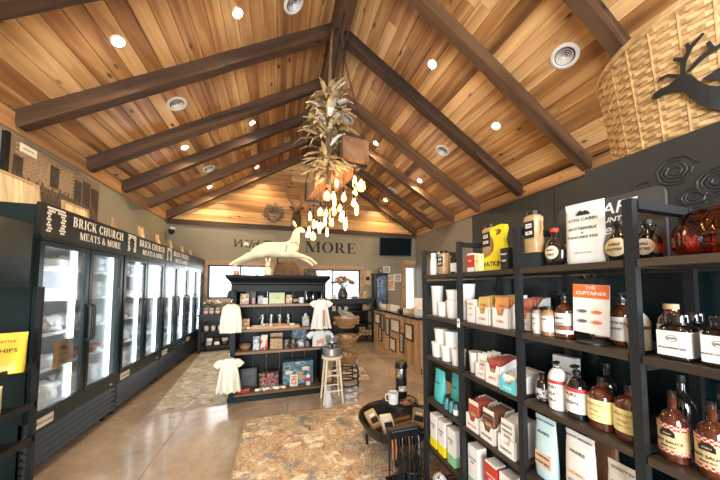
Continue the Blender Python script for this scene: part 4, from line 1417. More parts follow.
MB().box(-.12, .12, -.08, .08, 0, .02).build('towel_fold', pm('pink_towel', (.55, .36, .32), .9, var=.3, scale=6), tw)
MB().box(-.13, .10, -.07, .09, .021, .04).build('towel_fold', pm('grey_towel', (.18, .22, .2), .9, var=.3, scale=6), tw)

# ================================================================== BACK OF THE SHOP
def console(label, x0, x1, y0, y1, h, shelf, loc_name='console_table'):
    t = thing(loc_name, label, 'table', ((x0 + x1) / 2, (y0 + y1) / 2, 0))
    w, d = (x1 - x0) / 2, (y1 - y0) / 2
    MB().box(-w - .015, w + .015, -d - .015, d, h - .035, h).build('table_top', M_BLACK, t)
    for z_ in shelf:
        MB().box(-w + .03, w - .03, -d + .01, d - .01, z_ - .02, z_).build('shelf', M_BLACK, t)
    for sx in (-1, 1):
        for sy in (-1, 1):
            MB().box(sx * (w - .03) - .025, sx * (w - .03) + .025, sy * (d - .03) - .025, sy * (d - .03) + .025, 0, h - .036).build('leg', M_BLACK, t)
    MB().box(-w + .055, w - .055, -d, -d + .02, h - .12, h - .036).build('apron', M_BLACK, t)
    MB().box(-w + .055, w - .055, d - .02, d - .005, .1, h - .036).build('back_panel', M_BLACK, t)
    return t


console('long black console table below the left back window', -1.62, -.35, 6.35, 6.86, .80, (.14, .45))
console('black two shelf console table below the right back window', 1.18, 2.34, 6.32, 6.86, 1.10, (.16, .46, .80))


def bouquet(label, loc, r, h, vmat, cols, seed, nleaf=26):
    t = thing('flower_vase', label, 'vase', loc)
    rd = random.Random(seed)
    MB().lathe([(r * .5, 0), (r * .62, .02), (r * .7, h * .2), (r * .45, h * .4), (r * .5, h * .44), (r * .4, h * .43), (.001, h * .1)], n=16, cap1=False).build('vase_body', vmat, t, smooth=True)
    mb = MB()
    for k in range(nleaf):
        a, e = rd.uniform(0, 2 * PI), rd.uniform(.3, 1.0)
        tip = (r * e * 1.5 * math.cos(a), r * e * 1.5 * math.sin(a), h * (.62 + .38 * (1.05 - e) + rd.uniform(-.05, .08)))
        mb.tube([(0, 0, h * .3), (tip[0] * .4, tip[1] * .4, h * .55), tip], .002, 4)
        c = cols[k % len(cols)]
        s_ = r * rd.uniform(.16, .27)
        MB().rings([[(tip[0] + s_ * f_ * math.cos(b + f_), tip[1] + s_ * f_ * math.sin(b + f_), tip[2] + zz * s_) for b in [2 * PI * q / 8 for q in range(8)]] for f_, zz in ((.3, -.5), (1, -.1), (.9, .35), (.35, .55))]).build('blossom', c, t, smooth=True)
    mb.build('stem', M_GREEN, t)
    return t


M_FLR = pm('rose_petal', (.40, .16, .13), .8, var=.3)
M_FLW = pm('white_petal', (.75, .70, .62), .8, var=.15)
M_FLG = pm('sage_leaf', (.14, .16, .08), .8, var=.3)
bouquet('vase of dusty pink and cream flowers on the right back table', (1.55, 6.5, 1.101), .20, .58, M_CERD, [M_FLR, M_FLW, M_FLG, M_FLR, M_LEAFB], 3, 64)
bouquet('low white flower arrangement on the left back table', (-1.42, 6.68, .801), .14, .30, M_CERD, [M_FLW, M_FLW, M_FLG], 8)
for k in range(5):
    jar('preserve_jar', 'jar with white label, %s of five on the left back table' % ('first', 'second', 'third', 'fourth', 'fifth')[k], (-1.50 + k * .115, 6.44, .801), .045, .13, pm('pink_preserve', (.45, .20, .16), .2, coat=.5), M_WHITEP, lab=M_WHITE, group='preserve jars on the left back table')
for k in range(3):
    mug('white_mug', 'white mug on the lower shelf of the left back table, %s of three' % ('first', 'second', 'third')[k], (-1.48 + k * .13, 6.45, .451), .042, .10, M_CER, 1.0, 'white mugs below the left back table')
for k in range(7):
    me = lump(.10, .09, .07, .6, 5, 60 + k % 3)
    me.materials.append((M_PACKG, M_PACKW, M_DARKB)[k % 3])
    tag(inst('wrapped_bundle', me, None, (-1.42 + (k % 4) * .15, 6.45, .141 + (k // 4) * .075), (0, 0, .1 * k)), 'small wrapped bundle heaped under the left back table', 'bundle', 'bundles under the left back table')
card_frame('small framed card standing on the left back table near the window', (-1.05, 6.60, .801), .28, .20, 0, P_GREY, M_BLACK)
ro = thing('round_sign', 'small round pink wooden sign on the back wall left of window', 'sign', (-1.72, YB - .002, 1.52))
MB().lathe([(.085, 0), (.085, .012), (.08, .016)], n=24).build('disc', pm('pink_wood', (.55, .30, .2), .6, var=.2), ro, rot=(R(90), 0, 0))
MB().lathe([(.05, .0165), (.04, .018)], n=20).build('disc_mark', M_CREAM, ro, rot=(R(90), 0, 0))
# right console goods
z = 1.101
for k, (x, w_, h_, m_, nm) in enumerate(((1.33, .07, .10, M_BOX, 'white square box at left end of the right back table'), (1.86, .14, .06, M_CERD, 'dark low box right of the flower vase'), (2.02, .10, .13, M_OAKX, 'brown wood box near right end of the back table'), (2.16, .08, .17, P_TAN, 'tan printed box at the right end of the back table'))):
    box_item('small_box', nm, 'box', (x, 6.48, z), w_, .08, h_, m_)
z = .801
for k, (x, w_, h_, m_, nm) in enumerate(((1.32, .08, .12, M_BOX, 'white card'), (1.46, .07, .10, P_ORNG, 'orange printed box'), (2.12, .10, .15, P_TAN, 'tan printed tin'))):
    box_item('small_box', nm + ' on the middle shelf of the right back table', 'box', (x, 6.46, z), w_, .07, h_, m_)
mug('white_mug', 'white mug on the middle shelf of the right back table', (1.62, 6.45, z), .045, .10, M_CER)
bouquet('small orange flower pot on the middle shelf of right back table', (2.22, 6.48, .801), .06, .26, M_KRAFT, [pm('orange_petal', (.6, .25, .06), .8), M_FLW], 12, 12)
z = .461
for k, (x, w_, h_, m_, nm) in enumerate(((1.72, .09, .17, P_TAN, 'tan bottle box'), (1.92, .09, .20, P_FIG, 'cream and red box'), (1.38, .14, .08, M_KRAFT, 'kraft box'))):
    box_item('small_box', nm + ' on the lower shelf of the right back table', 'box', (x, 6.46, z), w_, .07, h_, m_)
for k in range(10):
    x, zz = 2.0 + (k % 4) * .085, .161 + (k // 4) * .075
    tag(MB().tube([(0, -.09, .037), (0, .11, .037)], .036, 10).build('firewood_log', M_OAK, None, (x + (.04 if (k // 4) % 2 else 0), 6.48, zz), (0, 0, 0)), 'split log in the pile under the right back table', 'log', 'logs under the right back table')
pc = thing('wall_plaque', 'brown wooden plaque with dark badge on back wall beside window', 'plaque', (2.36, YB - .002, 1.55))
MB().box(-.10, .10, -.02, 0, -.10, .30).build('board', M_OAK, pc)
MB().lathe([(.06, 0), (.06, .01), (.03, .014)], n=16).build('badge', M_BLACK, pc, (0, -.021, .08), (R(90), 0, 0))
small = thing('vase_bottle', 'small pale bottle on counter end beside tall cabinet', 'bottle', (2.30, 5.80, .901))
MB().lathe([(.03, 0), (.035, .01), (.035, .09), (.012, .12), (.012, .15)], n=14).build('bottle_body', M_KRAFT, small, smooth=True)
MB().lathe([(.014, .15), (.014, .165)], n=12).build('stopper', M_BLACK, small)

# tall dark curio cabinet
cu = thing('curio_cabinet', 'narrow tall black glass door curio cabinet behind the counter', 'cabinet', (2.62, 6.50, 0))
MB().box(-.17, .17, 0, .3, 0, .84).box(-.17, -.14, 0, .3, .84, 1.72).box(.14, .17, 0, .3, .84, 1.72).box(-.14, .14, .28, .3, .84, 1.72).box(-.19, .19, -.02, .3, 1.72, 1.76).build('cabinet_body', M_BLACK, cu)
frame_bars(-.165, .165, .85, 1.71, .03, -.018, -.002).build('door', M_BLACK, cu)
MB().box(-.14, .14, -.012, -.008, .88, 1.68).build('pane', glassmat('blue_reflection_glass', (.7, .85, .95), .14), cu)  # blue reflection on the door glass is put into its tint
for z_ in (1.12, 1.40):
    MB().box(-.139, .139, .0, .279, z_ - .012, z_).build('shelf', M_BLACK, cu)
for k in range(6):
    jar('blue_bottle', 'pale blue glass bottle inside the curio cabinet', (2.55 + (k % 2) * .12, 6.62, (.8405, 1.1205, 1.4005)[k // 2]), .035, .19, pm('blue_bottle_glass', (.12, .28, .34), .15, coat=.6), M_CHROME, 'bottle', group='blue bottles in the curio cabinet')
ck = thing('mantel_clock', 'small dark octagonal clock on top of the curio cabinet', 'clock', (2.62, 6.58, 1.761))
MB().lathe([(.075, 0), (.075, .04)], n=8).build('clock_case', M_BLACK, ck, (0, .02, .075), (R(90), 0, 0))
MB().lathe([(.05, 0), (.05, .003)], n=20).build('dial', M_OAKX, ck, (0, -.021, .075), (R(90), 0, 0))

# pictures on back wall right of the cabinet
for x, z_, w_, h_, pct, fm, nm in ((2.93, 1.80, .20, .18, P_GREY, M_WHITE, 'small white framed picture high on the back wall right'), (3.02, 1.30, .30, .44, P_ORNG, M_CREAM, 'tall cream framed print on the back wall behind the counter'), (3.28, 1.55, .20, .22, P_GREY, M_WHITE, 'white framed picture nearest the door on the back wall')):
    t = thing('picture_frame', nm, 'picture frame', (x, YB - .012, z_))
    frame_bars(-w_ / 2, w_ / 2, 0, h_, .02, -.012, .010).build('frame', fm, t)
    MB().box(-w_ / 2 + .018, w_ / 2 - .018, -.006, .009, .018, h_ - .018).build('picture', pct, t)

# television in the back right corner
tv = thing('television', 'black flat television mounted high in the back right corner', 'television', (2.98, 6.42, 2.22), rot=(R(8), 0, R(-10)))
frame_bars(-.44, .44, 0, .50, .018, -.02, .02).build('bezel', M_BLACK, tv)
MB().box(-.423, .423, -.012, .015, .017, .483).build('screen', pm('tv_screen', (.002, .006, .007), .5, var=.1, spec=.05), tv)
MB().box(-.30, .30, .016, .05, .08, .42).build('back_shell', M_BLACK, tv)
MB().tube([(0, .05, .25), (.0, .25, .25), (.02, .50, .33)], .025, 8).build('wall_arm', M_BLACK, tv)

# ------------------------------------------------------------------ counter
ct = thing('sales_counter', 'long wood panelled sales counter with dark top at right back', 'counter', (2.17, 0, 0))
CY0, CY1 = 3.80, 5.90
for k in range(7):
    a, b = CY0 + k * (CY1 - CY0) / 7, CY0 + (k + 1) * (CY1 - CY0) / 7
    MB().box(0, .02, a + .002, b - .002, .08, .86).build('front_board', M_OAK, ct)
MB().box(.021, .60, CY0, CY1, .0, .86).build('counter_body', M_OAKX, ct)
MB().box(-.03, .64, CY0 - .03, CY1 + .03, .861, .90).build('worktop', pm('black_granite', (.02, .021, .022), .18, var=.3, scale=60), ct)
MB().box(.03, .05, CY0, CY1, 0, .08).build('toe_kick', M_BLACK, ct)
CF = [(5.62, .56, .34, .24, 'pale landscape'), (5.30, .46, .14, .34, 'narrow dark'), (5.04, .40, .20, .36, 'dark patterned'), (5.45, .20, .18, .32, 'tall dark'), (4.68, .52, .42, .26, 'wide cream'), (4.80, .14, .30, .26, 'low cream'), (4.40, .20, .16, .36, 'narrow black and white'), (4.12, .48, .30, .28, 'square white')]
for y, z_, w_, h_, nm in CF:
    t = thing('picture_frame', nm + ' framed print hung on the counter front', 'picture frame', (2.165, y, z_), R(-90))
    frame_bars(-w_ / 2, w_ / 2, 0, h_, .026, -.02, .004).build('frame', M_RAFT, t)
    MB().box(-w_ / 2 + .02, w_ / 2 - .02, -.008, .003, .02, h_ - .02).build('picture', P_GREY if 'dark' in nm or 'black' in nm else printed('print_cream', [(.62, .54, .42), (.7, .62, .5), (.4, .32, .22), (.68, .6, .48)], 10), t)
rd = random.Random(11)
cn = ['white card stand', 'tan snack tray', 'orange packet box', 'white paper bag', 'black card reader', 'cream box', 'small brown box', 'white tub']
cm = [M_BOX, M_KRAFT, P_ORNG, M_WHITEB, M_BLACK, M_PLATE, M_OAKX, M_WHITEP]
for k in range(8):
    y = 5.72 - k * .24
    box_item('counter_item', cn[k] + ' on the sales counter top', 'box', (2.36 + rd.uniform(-.06, .1), y, .901), rd.uniform(.12, .18), rd.uniform(.08, .12), rd.uniform(.05, .14), cm[k], rz=R(-90) + rd.uniform(-.3, .3))
rg = thing('cash_register', 'white card terminal screen on the counter near the door', 'register', (2.5, 4.35, .901), R(-75))
MB().box(-.10, .10, -.06, .06, 0, .03).build('base', M_WHITEP, rg)
MB().tube([(0, 0, .03), (0, .02, .12)], .015, 8).build('neck', M_CHROME, rg)
MB().obox((0, -.01, .20), (.26, .016, .18), (-.25, 0, 0)).build('screen', M_WHITEP, rg)

# ================================================================== CHANDELIER
ch = thing('beam_chandelier', 'rustic timber beam chandelier hung on chains with many bare glowing bulbs', 'chandelier', (.66, 3.575, 2.80))
BA = math.atan2(4.45 - 2.70, .53 - .79)
ch.rotation_euler = (0, 0, BA)
Lb = 1.77
rr = []
for i in range(13):
    j = lambda s_=.012: random.uniform(-s_, s_)
    x = -Lb / 2 + Lb * i / 12
    rr.append([(x, -.155 + j(), 0 + j()), (x, .155 + j(), 0 + j()), (x, .16 + j(), .13 + j()), (x, .15 + j(), .25 + j()), (x, -.15 + j(), .25 + j()), (x, -.16 + j(), .13 + j())])
MB().rings(rr).build('timber_beam', M_RAFTL, ch)
for x in (-.78, .70):
    MB().box(x - .03, x + .03, -.178, -.168, -.015, .265).box(x - .03, x + .03, .168, .178, -.015, .265).box(x - .03, x + .03, -.178, .178, -.022, -.013).box(x - .03, x + .03, -.178, .178, .262, .272).build('iron_strap', M_SATIN, ch)
inv = Matrix.Rotation(-BA, 3, 'Z')


def to_ch(p):
    return inv @ (Vector(p) - Vector((.66, 3.575, 2.80)))


def chain(parent, a, b, name='chain'):
    a, b = Vector(a), Vector(b)
    n = max(2, int((b - a).length / .034))
    mb = MB()
    d = (b - a).normalized()
    u = d.orthogonal().normalized()
    v = d.cross(u)
    for k in range(n):
        c = a + (b - a) * ((k + .5) / n)
        s_ = u if k % 2 else v
        mb.tube([c + d * .022 * math.cos(q) + s_ * .010 * math.sin(q) for q in [2 * PI * i / 8 for i in range(8)]], .0035, 4, True)
    o = mb.build(name, M_SATIN, parent)
    o['kind'] = 'stuff'
    return o


for sx, rx_ in ((-.78, -.80), (.70, .76)):
    for sy in (-.17, .17):
        w_top = Vector((XM + sy * .35, 3.575 + rx_ * .6, 4.652))
        chain(ch, (sx, sy, .27), to_ch(w_top))
        MB().lathe([(.022, 0), (.02, -.02), (.006, -.03)], n=10).build('ceiling_hook', M_SATIN, ch, to_ch(w_top))
BULBS = [(.66, 3.08, 2.71), (.84, 2.93, 2.65), (.84, 2.91, 2.49), (.63, 3.61, 2.69), (.68, 2.81, 2.38), (.66, 3.24, 2.49), (.76, 3.36, 2.42), (.74, 3.71, 2.5), (.80, 2.82, 2.33), (.88, 2.98, 2.33), (.46, 4.18, 2.53), (.61, 4.11, 2.59), (.57, 3.34, 2.33), (.72, 2.9, 2.12), (.66, 3.44, 2.3), (.5, 4.02, 2.36), (.51, 3.75, 2.27), (.7, 3.97, 2.24), (.58, 3.8, 2.27), (.53, 4.35, 2.24), (.46, 4.33, 2.33), (.61, 3.63, 2.33), (.43, 4.28, 2.22), (.90, 2.86, 2.58), (.60, 3.0, 2.45), (.52, 3.55, 2.20), (.62, 3.20, 2.18), (.74, 3.10, 2.26)]
bm_s = MB().lathe([(.012, .0), (.014, -.02), (.026, -.045), (.031, -.065), (.028, -.085), (.015, -.10), (.003, -.105)], n=12).mesh(True)
bm_l = MB().lathe([(.012, .0), (.014, -.02), (.022, -.05), (.025, -.09), (.022, -.13), (.012, -.15), (.003, -.155)], n=12).mesh(True)
bm_g = MB().lathe([(.012, .0), (.015, -.02), (.04, -.05), (.055, -.085), (.05, -.12), (.03, -.143), (.004, -.15)], n=14).mesh(True)
for m_ in (bm_s, bm_l, bm_g):
    m_.materials.append(M_BULB)
fil_s = MB().lathe([(.003, -.018), (.009, -.035), (.011, -.06), (.007, -.08), (.002, -.085)], n=8).mesh(True)
fil_l = MB().lathe([(.003, -.018), (.008, -.05), (.010, -.09), (.006, -.125), (.002, -.13)], n=8).mesh(True)
for m_ in (fil_s, fil_l):
    m_.materials.append(M_FIL)
sock = MB().lathe([(.006, .055), (.013, .05), (.016, .02), (.016, .0), (.010, .0)], n=10).mesh(True)
sock.materials.append(M_SATIN)
for k, p in enumerate(BULBS):
    q = to_ch((p[0], p[1], min(p[2] + .075, 2.76)))
    b = inst('bulb', (bm_s, bm_l, bm_s, bm_g)[k % 4] if k % 5 else bm_l, ch, q)
    inst('socket', sock, b)
    inst('filament', fil_l if b.data == bm_l else fil_s, b)
    yy = max(-.14, min(.14, q.y))
    MB().tube([q + Vector((0, 0, .05)), (q.x, (q.y + yy) / 2, q.z * .4), (q.x, yy, .0)], .0035, 5).build('cord', M_INK, ch)

# dried corn husk swag hung from the ridge
hs = thing('corn_husk_swag', 'large pale dried corn husk bundle hanging from the ridge by the chandelier', 'dried bundle', (.50, 2.86, 0))
rd = random.Random(21)
for k in range(170):
    zc = 2.62 + rd.random() ** .9 * 1.0
    fat = .20 * math.sin(PI * min(1, max(.08, (zc - 2.50) / 1.15))) + .04
    a = rd.uniform(0, 2 * PI)
    r_ = fat * rd.uniform(.35, 1.0)
    L_, w_ = rd.uniform(.16, .30), rd.uniform(.04, .085)
    base = Vector((r_ * math.cos(a) * .5, r_ * math.sin(a) * .5, zc))
    out = Vector((math.cos(a), math.sin(a), rd.uniform(-.9, .7))).normalized()
    sd = out.cross(Vector((0, 0, 1))).normalized()
    up = sd.cross(out)
    pts = []
    for i, (f_, ww, cv) in enumerate(((0, .5, 0), (.33, 1, .05), (.68, .8, .03), (1, .08, -.08))):
        c = base + out * L_ * f_ + up * L_ * cv * rd.uniform(.2, 2.6)
        pts.append([c - sd * w_ * ww * .5 + up * .004, c - up * .003, c + sd * w_ * ww * .5 + up * .004, c + up * .002])
    MB().rings(pts).build('husk_leaf', (M_LEAFD, M_LEAFD, M_LEAFB, M_CREAM)[k % 4 if k % 8 != 3 else 0], hs)
for k in range(5):
    x, y = rd.uniform(-.05, .05), rd.uniform(-.05, .05)
    MB().tube([(x, y, 2.55), (x * .6, y * .6, 3.4), (x * .5 + .03, y * .4, 4.0 + .1 * k)], [.012, .014, .004], 6).build('stalk', M_LEAFB, hs)
MB().tube([(.02, 0, 3.5), (.12, .0, 4.2), (.19, 0, 4.652)], .006, 6).build('hanging_rope', M_SATIN, hs)

# ================================================================== GABLE DECOR
wt = thing('dried_wreath', 'round grey brown dried wreath hung on the wooden gable', 'wreath', (-.15, YB - .035, 3.24))
MB().tube([(.16 * math.cos(a), -.03, .16 * math.sin(a)) for a in [2 * PI * k / 24 for k in range(24)]], .05, 8, True).build('vine_ring', M_LEAFB, wt)
rd = random.Random(2)
lf = []
for m_ in (M_LEAFB, pm('grey_leaf', (.13, .115, .09), .8, var=.3), M_LEAFD):
    me = MB().rings([[(-.018 * f_, y_, -.002), (.018 * f_, y_, -.002), (.018 * f_, y_, .002), (-.018 * f_, y_, .002)] for y_, f_ in ((0, .4), (.03, 1), (.06, .8), (.085, .1))]).mesh()
    me.materials.append(m_)
    lf.append(me)
for k in range(170):
    a = 2 * PI * k / 170
    r_ = .16 + rd.uniform(-.045, .05)
    o = inst('leaf', lf[k % 3 if k % 6 == 2 else k % 2], wt, (r_ * math.cos(a), -.045 + rd.uniform(-.02, .015), r_ * math.sin(a)))
    o.rotation_euler = (rd.uniform(-.6, .6) + PI / 2, a + rd.uniform(-1.2, 1.2) + PI / 2 * (1 if k % 2 else -1), 0)

dm = thing('deer_head_mount', 'brown deer head mount with tall antlers on the gable', 'deer mount', (.40, YB - .035, 2.95))
MB().prism([(-.12, .0), (-.06, -.10), (0, -.14), (.06, -.10), (.12, 0), (.12, .22), (.06, .30), (0, .32), (-.06, .30), (-.12, .22)], -.03, 0).build('shield_plaque', M_RAFT, dm)
M_FUR = pm('deer_fur', (.12, .068, .035), .85, var=.4, scale=30, bump=.3)
skin_mesh('head', [(0, -.03, .08), (0, -.14, .16), (0, -.24, .28), (0, -.31, .34), (0, -.42, .28), (0, -.50, .24)], [(0, 1), (1, 2), (2, 3), (3, 4), (4, 5)], [.13, .12, .09, .085, .055, .035], M_FUR, dm, 1)
for sx in (-1, 1):
    MB().tube([(sx * .07, -.29, .38), (sx * .14, -.28, .42), (sx * .19, -.27, .42)], [.02, .035, .006], 8).build('ear', M_FUR, dm, smooth=True)
    MB().lathe([(.012, 0), (.006, .006)], n=10).build('eye', M_INK, dm, (sx * .075, -.35, .345), (0, sx * PI / 2, 0))
    an = MB()
    an.tube([(sx * .04, -.29, .41), (sx * .10, -.25, .50), (sx * .20, -.24, .62), (sx * .27, -.30, .78), (sx * .25, -.42, .92), (sx * .18, -.50, 1.02)], [.024, .022, .02, .018, .014, .005], 8)
    for (x, y, z_), (x2, y2, z2) in (((.10, -.25, .50), (.07, -.33, .66)), ((.20, -.24, .62), (.16, -.26, .86)), ((.26, -.29, .76), (.24, -.26, .99)), ((.26, -.38, .87), (.27, -.32, 1.06))):
        an.tube([(sx * x, y, z_), (sx * (x + x2) / 2, (y + y2) / 2 - .01, (z_ + z2) / 2), (sx * x2, y2, z2)], [.016, .012, .003], 6)
    an.build('antler', pm('antler_horn', (.28, .18, .10), .5, var=.3, scale=8), dm, smooth=True)
MB().lathe([(.022, 0), (.012, .012)], n=10).build('nose', M_INK, dm, (0, -.53, .24), (R(90), 0, 0))

# ================================================================== SHELVING UNIT ON THE RIGHT
SX0, SX1 = .98, 1.29
PY = [1.65, 1.268, .882, .497, .11]
SZ = [1.48, 1.205, .93, .64, .33, .06]
sh = thing('shelving_unit', 'long charcoal steel shelving unit with six shelf levels on the right', 'shelving', (0, 0, 0))
for y in PY:
    for x in (SX0, SX1 - .024):
        MB().box(x, x + .024, y - .012, y + .012, 0, 1.66).build('post', M_POST, sh)
    MB().box(SX0 + .0305, SX1 - .0305, y - .013, y + .013, 1.63, 1.655).build('side_rail', M_POST, sh)
    for z in SZ[1::2]:
        MB().box(SX0 + .0305, SX1 - .0305, y - .012, y + .012, z - .045, z - .0225).build('side_rail', M_POST, sh)
for k in range(4):
    y0, y1 = PY[k + 1] + .0155, PY[k] - .0155
    for z in SZ:
        MB().box(SX0 + .002, SX1 - .002, y0, y1, z - .022, z).build('shelf_board', M_SHELFW, sh)

pb = thing('partition_screen', 'dark teal partition screen standing behind the shelving unit', 'partition', (1.335, 0, 0))
for a_, b_ in ((.10, .80), (.802, 1.52), (1.522, 2.24)):
    MB().box(0, .016, a_, b_, .03, 1.45).build('screen_panel', M_BACKP, pb)
for a_ in (.115, .80, 1.52, 2.225):
    MB().box(.0165, .045, a_ - .015, a_ + .015, 0, 1.45).build('screen_post', M_POST, pb)
MB().box(.0, .12, .10, .14, 0, .03).box(.0, .12, 2.2, 2.24, 0, .03).build('screen_foot', M_POST, pb)

FRONT = R(-90)
BAY = ['far bay', 'second bay', 'third bay', 'nearest bay']


def bay_of(y):
    for k in range(4):
        if PY[k + 1] <= y <= PY[k]:
            return BAY[k]
    return BAY[0]


SHN = ['top', 'second', 'third', 'fourth', 'fifth', 'bottom']


def onshelf(i, y):
    return '%s shelf, %s of the right shelving' % (SHN[i], bay_of(y))


# builders ----------------------------------------------------------
def tub(label, loc, r, h, group=None, lid=True, tilt=(0, 0)):
    t = thing('paper_tub', label, 'tub', loc, rot=(tilt[0], tilt[1], FRONT), group=group)
    MB().lathe([(r * .84, 0), (r * .86, .002), (r, h * .93)], n=22).build('tub_wall', M_WHITEP, t, smooth=True)
    MB().lathe([(r * 1.04, h * .931), (r * 1.07, h * .94), (r * 1.07, h * .985), (r * 1.03, h), (r * .9, h)], n=22).build('lid', M_WHITEP, t, smooth=True)
    return t


def jug(label, loc, w, d, h, mat=M_TAN, cap=M_BLACK, lab=M_WHITE, words=('SPICE',)):
    """square shouldered spice canister with a moulded grip"""
    t = thing('spice_canister', label, 'canister', loc, FRONT)
    rr = []
    for f_, s_ in ((0, .94), (.02, 1), (.30, 1), (.40, .93), (.68, .93), (.76, 1), (.84, .98), (.89, .72), (.90, .62)):
        n = 20
        rr.append([(math.copysign(abs(math.cos(a)) ** .45, math.cos(a)) * w / 2 * s_, math.copysign(abs(math.sin(a)) ** .45, math.sin(a)) * d / 2 * s_, f_ * h) for a in [2 * PI * j / n for j in range(n)]])
    MB().rings(rr).build('canister_body', mat, t, smooth=True)
    MB().lathe([(w * .33, h * .901), (w * .35, h * .905), (w * .35, h * .985), (w * .31, h)], n=18).build('cap', cap, t, smooth=True)
    MB().tube([(w * .46, 0, h * .74), (w * .60, 0, h * .70), (w * .62, 0, h * .52), (w * .47, 0, h * .40)], w * .06, 6).build('grip', mat, t, smooth=True)
    MB().box(-w * .34, w * .34, -d / 2 - .001, -d * .4, h * .34, h * .74).build('label', M_INK, t)
    MB().box(-w * .25, w * .25, -d / 2 - .0015, -d * .4, h * .42, h * .50).box(-w * .22, w * .22, -d / 2 - .0015, -d * .4, h * .58, h * .68).build('label_print', lab, t)
    for k, s_ in enumerate(words):
        text(s_, h * .055, M_INK, t, (0, -d / 2 - .002, h * (.63 - k * .17)))
    return t


def bottle(label, loc, r, h, mat, cap=M_BLACK, lab=M_WHITE, words=(), pump=False, name='sauce_bottle', cat='bottle', shoulder=.62, neck=.3, labz=(.1, .5), ink=M_INK, top=None, group=None):
    t = thing(name, label, cat, loc, FRONT, group)
    sh_ = shoulder
    MB().lathe([(r * .9, 0), (r, h * .015), (r, h * (sh_ - .06)), (r * .93, h * sh_), (r * .7, h * (sh_ + .08)), (r * neck, h * (sh_ + .15)), (r * neck, h * .90)], n=24).build('bottle_body', mat, t, smooth=True)
    if pump:
        MB().lathe([(r * neck * 1.25, h * .80), (r * neck * 1.3, h * .81), (r * neck * 1.3, h * .88), (r * .1, h * .885), (r * .1, h * .95)], n=14).build('pump_collar', cap, t, smooth=True)
        MB().box(-r * .2, r * .2, -r * .7, r * .22, h * .95, h).build('pump_head', cap, t)
    else:
        MB().lathe([(r * neck * 1.12, h * .901), (r * neck * 1.15, h * .905), (r * neck * 1.1, h)], n=16).build('cap', cap, t, smooth=True)
    if lab:
        band(t, r, h * labz[0], h * labz[1], lab, 1.5)
        if top:
            band(t, r + .0007, h * (labz[1] - .07), h * labz[1], top, 1.5, 'label_stripe')
    H_ = h * (labz[1] - labz[0])
    for k, (s_, f_, sz) in enumerate(words):
        bend_text(s_, sz, ink, t, r, h * labz[0] + H_ * f_)
    return t


def display(label, loc, w, d, h, packs, mat=M_BOX, pkm=None, words='MIX', ink=M_RED, front=.45, tall=1.0):
    """open counter display carton with slanted cut sides and upright packets in it"""
    t = thing('display_carton', label, 'carton', loc, FRONT)
    f_ = h * front
    th = .002
    for sx in (-1, 1):
        x = sx * w / 2
        MB().add([(x, -d / 2, 0), (x, d / 2, 0), (x, d / 2, h), (x, d * .12, h * .96), (x, -d * .36, f_), (x, -d / 2, f_), (x - sx * th, -d / 2, 0), (x - sx * th, d / 2, 0), (x - sx * th, d / 2, h), (x - sx * th, d * .12, h * .96), (x - sx * th, -d * .36, f_), (x - sx * th, -d / 2, f_)],
                 [(0, 1, 2, 3, 4, 5), (11, 10, 9, 8, 7, 6)] + [(i, i + 6, (i + 1) % 6 + 6, (i + 1) % 6) for i in range(6)]).build('carton_side', mat, t)
    MB().box(-w / 2 + th, w / 2 - th, d / 2 - th, d / 2, 0, h).build('carton_back', M_BOXIN, t)
    MB().box(-w / 2 + th, w / 2 - th, -d / 2 + .003, d / 2 - th, 0, th).build('carton_floor', M_BOXIN, t)
    MB().prism([(-w / 2, 0), (w / 2, 0), (w / 2, f_), (w * .3, f_), (w * .18, f_ * .62), (-w * .18, f_ * .62), (-w * .3, f_), (-w / 2, f_)], -d / 2 - .001, -d / 2 + .0025).build('carton_front', mat, t)
    text(words, w * .2, ink, t, (0, -d / 2 - .0018, f_ * .32))
    for k in range(packs):
        y = -d / 2 + .014 + (d - .03) * k / max(1, packs - 1)
        hh = h * tall * (.92 + .06 * k / packs)
        p = MB().rings([[(sx * w * .40, y + sy * .005 * q, .003 + z) for sx, sy in ((-1, -1), (1, -1), (1, 1), (-1, 1))] for z, q in ((0, .6), (hh * .15, 1), (hh * .8, 1), (hh, .15))]).build('packet', pkm or mat, t)
        if k == 0:
            text(words, w * .17, ink, p, (0, y - .0066, hh * .72))
            MB().box(-w * .2, w * .2, y - .0062, y - .0055, hh * .52, hh * .62).build('packet_print', M_TAN, p)
    return t


# ---- top shelf -----------------------------------------------------
z = SZ[0] + .0005
bottle('white shaker bottle at the far end of the top shelf, far bay', (1.04, 1.605, z), .024, .155, M_WHITEP, M_WHITEP, M_WHITE, name='shaker_bottle', shoulder=.7, neck=.7)
bottle('black and white shaker beside the far post on the top shelf', (1.09, 1.60, z), .028, .165, M_DARKG, M_WHITEP, M_WHITE, name='shaker_bottle', shoulder=.72, neck=.6)
jug('tan spice canister with black label, far bay of the top shelf', (1.05, 1.50, z), .072, .06, .16, words=('RUB', 'BBQ'))
bottle('dark bottle with white label next to the second post, top shelf', (1.06, 1.395, z), .03, .135, M_DARKG, M_BLACK, M_WHITE, shoulder=.75, neck=.6)
box_item('tea_carton', 'red and white small carton in second bay of the top shelf', 'carton', (1.035, 1.205, z), .045, .045, .105, M_BOX, FRONT, stripe=(M_RED, .25, .9), lines=[('TEA', .6, .014, M_WHITE)])
box_item('spice_tin', 'little yellow spice tin left of the yellow stand', 'tin', (1.025, 1.15, z), .035, .03, .095, M_YELLB, FRONT, lines=[('OIL', .6, .012, M_RED)])
box_item('black_tin', 'dark tin under the stacked tan spice canister, second bay', 'tin', (1.12, 1.165, z), .07, .07, .075, M_DARKB, FRONT)
jug('tan spice canister stacked on a dark tin in second bay of top shelf', (1.12, 1.165, z + .076), .075, .065, .19, words=('SALT', 'NO 7'))
